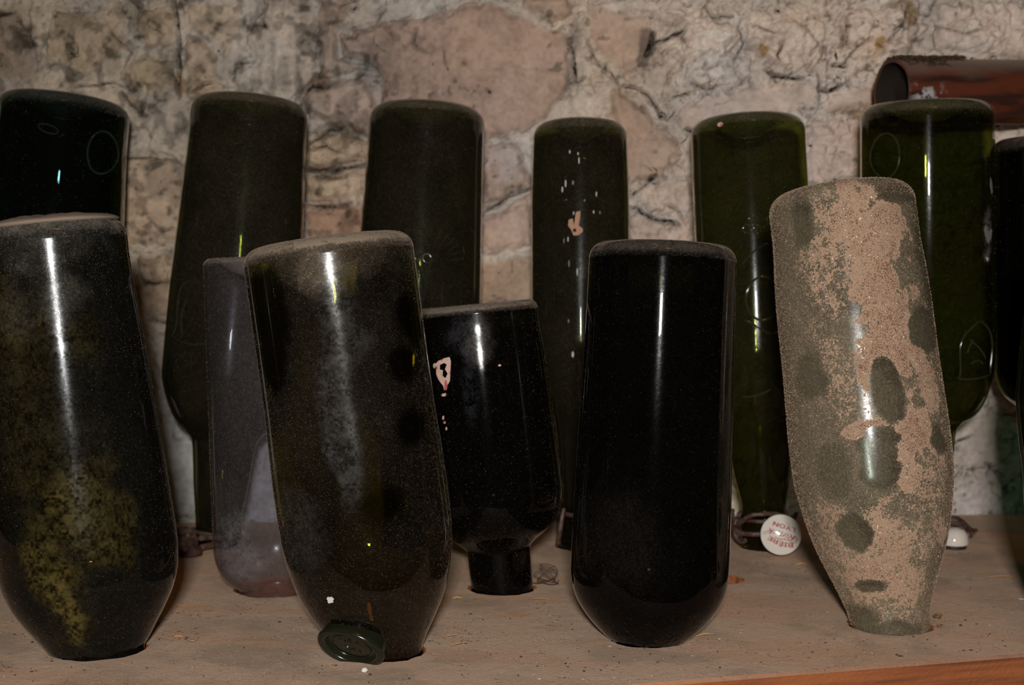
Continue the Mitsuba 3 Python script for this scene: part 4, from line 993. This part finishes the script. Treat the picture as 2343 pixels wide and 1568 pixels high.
# the stained one of the bell-marked bottle, lying beside the large olive bottle
N2_ = A2.B[1]
c2a = at(425, 1228, N2_ - 0.035)
u2 = ((c2a - EYE) @ FWD) / FPX
ax = np.array([0.62, -0.35, 0.7])
ax /= np.linalg.norm(ax)
bx = np.cross(ax, [0, 0, 1.0])
bx /= np.linalg.norm(bx)
by = np.cross(ax, bx)
bell2 = lathe_local([(1e-5, 0.0), (30 * u2, 0.0), (34 * u2, 4 * u2), (34 * u2, 12 * u2), (28 * u2, 22 * u2), (16 * u2, 28 * u2), (12 * u2, 36 * u2), (1e-5, 37 * u2)], 32)
base2 = at(416, 1262, N2_ - 0.035)
scene[A2.key + '__stopper'] = mikit.ply(placed(bell2, bx, by, ax, at(418, 1240, N2_ - 0.033)), 'stained_porcelain', 40)
tag(A2.key + '__stopper', 'rust-stained porcelain stopper')
scene[A2.key + '__stopper__washer'] = mikit.ply(join([placed(lathe_local([(1e-5, -14 * u2), (26 * u2, -14 * u2), (32 * u2, -9 * u2), (30 * u2, -1 * u2), (1e-5, -1 * u2)], 28), bx, by, ax, at(428, 1252, N2_ - 0.035)), lump(at(440, 1288, N2_ - 0.036), (0.007, 0.006, 0.006), 5, 0.5)]), 'red_rubber', 40)
scene[A2.key + '__wire_bail'] = mikit.ply(join([tube(smooth_path(w, 24), 0.0019, 8) for w in (
    [at(446, 1262, N2_ - .034), at(465, 1252, N2_ - .03), at(485, 1248, N2_ - .026), at(520, 1250, N2_ - .02)], [at(460, 1232, N2_ - .03), at(480, 1230, N2_ - .024), at(510, 1232, N2_ - .02)])] + [neck_ring(A2, 1220, 1.03, 0.001, 0.0014)]), 'rusty_wire', 40)
tag(A2.key + '__wire_bail', 'rusty wire bail')
# lip and stopper cap on the narrow bottle
scene[A4.key + '__wire_bail'] = mikit.ply(join([neck_ring(A4, 1178, 1.04, 0.002, 0.0014), tube(smooth_path([at(1290, 1165, A4.B[1] - .014), at(1284, 1195, A4.B[1] - .016), at(1279, 1228, A4.B[1] - .014), at(1276, 1246, A4.B[1] - .01)], 20), 0.0016, 7)]), 'rusty_wire', 40)
tag(A4.key + '__wire_bail', 'greyish wire bail on the neck')

# ------------------------------------------------------------------ the board
F1, F2 = on_board(1400, 1572), on_board(2343, 1497)
kf = (F2[1] - F1[1]) / (F2[0] - F1[0])
fy = lambda x: F1[1] + kf * (x - F1[0])
outline = [(-0.55, fy(-0.55)), (0.55, fy(0.55)), (0.55, 1.06), (-0.55, 1.0)]
cs = manifold3d.CrossSection([outline])
TH = 0.022
board = cs.offset(-0.0012, manifold3d.JoinType.Miter).extrude(0.0012, scale_top=(1, 1)).translate([0, 0, -0.0006]) + cs.extrude(TH - 0.0006).translate([0, 0, -TH])
board = manifold3d.Manifold.batch_hull([cs.extrude(TH - 0.0015).translate([0, 0, -TH]), cs.offset(-0.0015, manifold3d.JoinType.Miter).extrude(TH).translate([0, 0, -TH])])
EMPTY = on_board(1652, 1326)
rh = np.random.default_rng(3)
for (c, r) in HOLES + [(EMPTY[:2], 0.0125)]:
    a = np.arange(40) * 2 * np.pi / 40
    rr = r * (1 + 0.025 * rh.standard_normal(40))
    board -= manifold3d.CrossSection([np.stack([c[0] + rr * np.cos(a), c[1] + rr * np.sin(a)], 1).tolist()]).extrude(0.1).translate([0, 0, -0.06])
add('bottle_board', board, 'dusty_wood', label='thick dusty wooden board with drilled holes holding the upturned bottles', category='shelf')

# ------------------------------------------------------------------ the pipe end and its dry moss
PL, PR = at(2040, 212, 0.985), at(2900, 208, 1.085)
ax = (PR - PL) / np.linalg.norm(PR - PL)
RP = 75 * 0.99 / FPX
e1 = np.array([0, 0, 1.0]) - ax * ax[2]
e1 /= np.linalg.norm(e1)
e2 = np.cross(ax, e1)
n, mseg = 72, 90
ang = np.arange(n) * 2 * np.pi / n
LP = np.linalg.norm(PR - PL)


def pipe_skin(radius, wob=0.0, s0=0.0):
    s = np.linspace(s0, LP, mseg)
    v = []
    for k in s:
        jag = 0.0016 * (meshkit.noise(np.stack([ang * 2.2, ang * 0, ang * 0 + 3], 1), 4) - 0.5) * (k == s[0])
        rr = radius * (1 + wob * (meshkit.noise(np.stack([np.cos(ang) * 2, np.sin(ang) * 2, ang * 0 + k * 30], 1), 2) - 0.5))
        v.append(PL + ax * (k + jag)[:, None] + rr[:, None] * (np.cos(ang)[:, None] * e1 + np.sin(ang)[:, None] * e2))
    return np.array(v)


outer, inner = pipe_skin(RP, 0.03), pipe_skin(RP * 0.9, 0.03)
V = np.vstack([outer.reshape(-1, 3), inner.reshape(-1, 3)])
i, j = np.meshgrid(np.arange(mseg - 1), np.arange(n), indexing='ij')
j2 = (j + 1) % n
q = np.stack([i * n + j, i * n + j2, (i + 1) * n + j2, (i + 1) * n + j], -1).reshape(-1, 4)
k = np.arange(n)
k2 = (k + 1) % n
o = mseg * n
cap0 = np.stack([k, k + o, k2 + o, k2], 1)
cap1 = np.stack([(mseg - 1) * n + k, (mseg - 1) * n + k2, o + (mseg - 1) * n + k2, o + (mseg - 1) * n + k], 1)
Q = np.vstack([q, cap0, cap1])
add('clay_pipe__bore', (inner.reshape(-1, 3) - ax * 1e-5, q[:, ::-1]), 'bore_shade', True)
pm = trimesh.Trimesh(V, np.vstack([Q[:, [0, 1, 2]], Q[:, [0, 2, 3]]]), process=False)
pm.fix_normals()
add('clay_pipe__barrel', pm, 'clay_material', 40)
seam = tube(np.array([PL + ax * s + RP * 1.005 * (math.cos(-2.0) * e1 + math.sin(-2.0 + math.pi * 0) * e2) * np.array([1, 1, 1]) for s in np.linspace(0.004, LP, 24)]), 0.0012, 6)
add('clay_pipe__seam', seam, 'clay_material', 40)
plug = np.array([PL + ax * 0.016 + r * RP * 0.93 * (math.cos(t) * e1 + math.sin(t) * e2) for r in (0.02, 0.5, 1.0) for t in ang])
pv = plug + ax * (0.008 * (meshkit.fbm(plug * 120, 3, 5) - 0.5))[:, None]
pq = np.array([[r * n + a_, r * n + (a_ + 1) % n, (r + 1) * n + (a_ + 1) % n, (r + 1) * n + a_] for r in range(2) for a_ in range(n)])
add('clay_pipe__shade_plug', (pv, pq), 'bore_shade', True)  # added disc that darkens the pipe opening
tag('clay_pipe', 'broken end of a rust-brown clay pipe on the wall, upper right', 'pipe')
rg = np.random.default_rng(21)
moss = []
for kk in range(900):                                   # strands that lie along the pipe and hang down its face
    s0 = rg.uniform(0.001, 0.05) if kk % 2 else abs(rg.normal(0.026, 0.013))
    th = rg.normal(0.05, 0.3) if kk % 3 else rg.normal(0.62, 0.3)
    if s0 > 0.034:
        th = 0.3 * th
    dirn, ln = rg.uniform(0, 2 * np.pi), rg.uniform(0.003, 0.011)
    path, lift = [], rg.uniform(0.0002, 0.0022) if th < 0.45 else rg.uniform(0.0001, 0.0009)
    for t in np.linspace(0, 1, 5):
        dirn += rg.normal(0, 0.5)
        s0, th = s0 + math.cos(dirn) * ln / 5, th + math.sin(dirn) * ln / 5 / RP
        path.append(PL + ax * (max(s0, 0.0) + 0.001) + (RP * 1.01 + lift * math.sin(math.pi * (0.15 + 0.7 * t))) * (math.cos(th) * e1 - math.sin(th) * e2))
    if kk % 40 == 0:
        path[-1] = path[-1] + e1 * rg.uniform(0.001, 0.0035)
    moss.append(tube(path, [0.00025, 0.00036, 0.00036, 0.00028, 0.00012], 4))
for kk in range(30):
    s0, th = abs(rg.normal(0.026, 0.017)), rg.normal(0.25, 0.33)
    out = math.cos(th) * e1 - math.sin(th) * e2
    moss.append(lump(PL + ax * (s0 + 0.002) + RP * 0.985 * out, rg.uniform(0.0006, 0.0022) * np.array([1.3, 1, 0.7]), int(kk), 0.6, 1))
add('dry_moss', join(moss), 'moss_material', label='matted dry moss and roots lying on top of the pipe end', category='moss', kind='stuff')

# ------------------------------------------------------------------ litter on the board
def strand(c, size, seed, n=9):
    r = np.random.default_rng(seed)
    ms = []
    for q in range(n):
        t = np.linspace(0, 1, 26) * r.uniform(2.2, 5.5) + r.uniform(0, 6)
        R = size * r.uniform(0.55, 1.0)
        p = np.stack([R * np.cos(t), 0.55 * R * np.sin(t * r.uniform(0.9, 1.1)), 0.0008 + size * 0.75 * (1 + np.sin(t * r.uniform(0.4, 0.9) + r.uniform(0, 6)))], 1) + r.normal(0, size * 0.1, 3) * [1, 1, 0]
        p[:, 2] = np.maximum(p[:, 2], 0.0004)
        ms.append(tube(c + p, 0.00024, 5))
    return join(ms)


add('root_tangle', strand(on_board(1250, 1338), 0.0068, 4, 7), 'root_fibre', label='small tangle of dry rootlets beside the neck of the short black bottle', category='root tangle')


def flake(px, py, w, h, seed, bsdf, name, label, cat, group=None, flat=0.45, rough=0.4):
    p = on_board(px, py)
    s = ((p - EYE) @ FWD) / FPX
    add(name, lump(p, (w * s, max(w, h) * s, h * s * 1.0), seed, rough, 1, flat), bsdf, label=label, category=cat, group=group)


flake(834, 1540, 7, 8, 3, 'white_flake', 'plaster_flake', 'white plaster flake on the board in front of the sealed olive bottle', 'plaster flake', flat=0.8)
flake(1706, 1252, 6, 3, 4, 'white_flake', 'plaster_flake', 'white plaster flake beside the printed porcelain stopper', 'plaster flake')
flake(1234, 1555, 4, 3, 5, 'white_flake', 'plaster_flake', 'tiny white flake near the lower edge of the picture', 'plaster flake')
flake(2180, 1254, 5, 3, 6, 'white_flake', 'plaster_flake', 'pale flake below the white domed stopper', 'plaster flake')
flake(2337, 1372, 8, 3, 7, 'white_flake', 'plaster_flake', 'pale flake at the right edge of the board', 'plaster flake')
flake(1952, 1412, 5, 4, 8, 'white_flake', 'plaster_flake', 'white flake against the neck of the pale dirty bottle', 'plaster flake')
flake(440, 1468, 8, 5, 9, 'dust_tan', 'wood_crumb', 'tan wood crumb right of the large olive bottle', 'wood crumb')
flake(2146, 1416, 9, 9, 10, 'sawdust', 'wood_crumb', 'tan sawdust crumb at the foot of the pale dirty bottle', 'wood crumb', flat=0.7, rough=0.7)
flake(2150, 1436, 6, 6, 11, 'sawdust', 'wood_crumb', 'small sawdust crumb just right of the pale bottle neck', 'wood crumb', flat=0.7, rough=0.7)


def splinter(px, py, length, width, deg, label):
    p = on_board(px, py)
    s = ((p - EYE) @ FWD) / FPX
    t = np.linspace(-1, 1, 9)
    a = math.radians(deg)
    path = p + np.stack([t * length * s * math.cos(a), t * length * s * math.sin(a), 0.0006 + 0.0003 * np.cos(t * 3)], 1)
    add('wood_splinter', tube(path, width * 0.55 * s * (1 - 0.85 * t ** 2), 5), 'wood_splinter_bare', label=label, category='splinter')


splinter(1835, 1293, 17, 5, 12, 'orange wood splinter below the printed stopper')
splinter(1050, 1476, 24, 3, 35, 'orange wood splinter just right of the sealed olive bottle')
splinter(1030, 1458, 20, 2.5, 30, 'thin bare splinter behind the foot of the sealed olive bottle')
splinter(1612, 1455, 28, 4, 24, 'orange wood splinter at the right foot of the black wine bottle')
splinter(1046, 1371, 13, 4, 10, 'small pale splinter left of the short bottle neck')
splinter(1240, 1374, 30, 1.5, -18, 'dark thin splinter in front of the rootlet tangle')
splinter(2290, 1322, 40, 2, 5, 'long thin pale splinter at the right of the board')
splinter(408, 1460, 12, 4, 5, 'pale wood splinter near the neck of the large olive bottle')

# grit and crumbs too small to count
rg = np.random.default_rng(33)
grit, crumbs = [], []
base = trimesh.creation.icosphere(0, 1.0)
base = trimesh.creation.box((1.6, 1.3, 1.1))
for kk in range(1700):
    px, py = rg.uniform(0, 2343), 1215 + 350 * rg.random() ** 0.9
    if kk % 2 == 0:
        px, py = rg.normal(rg.choice([60, 130, 760, 1300, 1560, 2150, 2260]), 120), rg.normal(1480, 60)
    p = on_board(px, max(py, 1200))
    if p[1] < fy(p[0]) + 0.004 or p[1] > 1.01 or any(np.hypot(*(p[:2] - c)) < r + 0.001 for c, r in HOLES + [(EMPTY[:2], 0.013)]):
        continue
    b_ = base.copy()
    sz = 0.00010 + 0.0005 * rg.random() ** 7
    b_.apply_transform(trimesh.transformations.random_rotation_matrix(rg.random(3)))
    b_.apply_scale([sz * rg.uniform(0.7, 2.2), sz, sz * 0.8])
    b_.apply_translation(p + [0, 0, sz * 0.5])
    (crumbs if rg.random() < 0.62 else grit).append(b_)
add('dark_grit', join(crumbs), 'dark_crumb', label='dark grit scattered over the dusty board', category='grit', kind='stuff')
add('pale_grit', join(grit), 'dust_tan', label='pale sandy grit scattered over the dusty board', category='grit', kind='stuff')
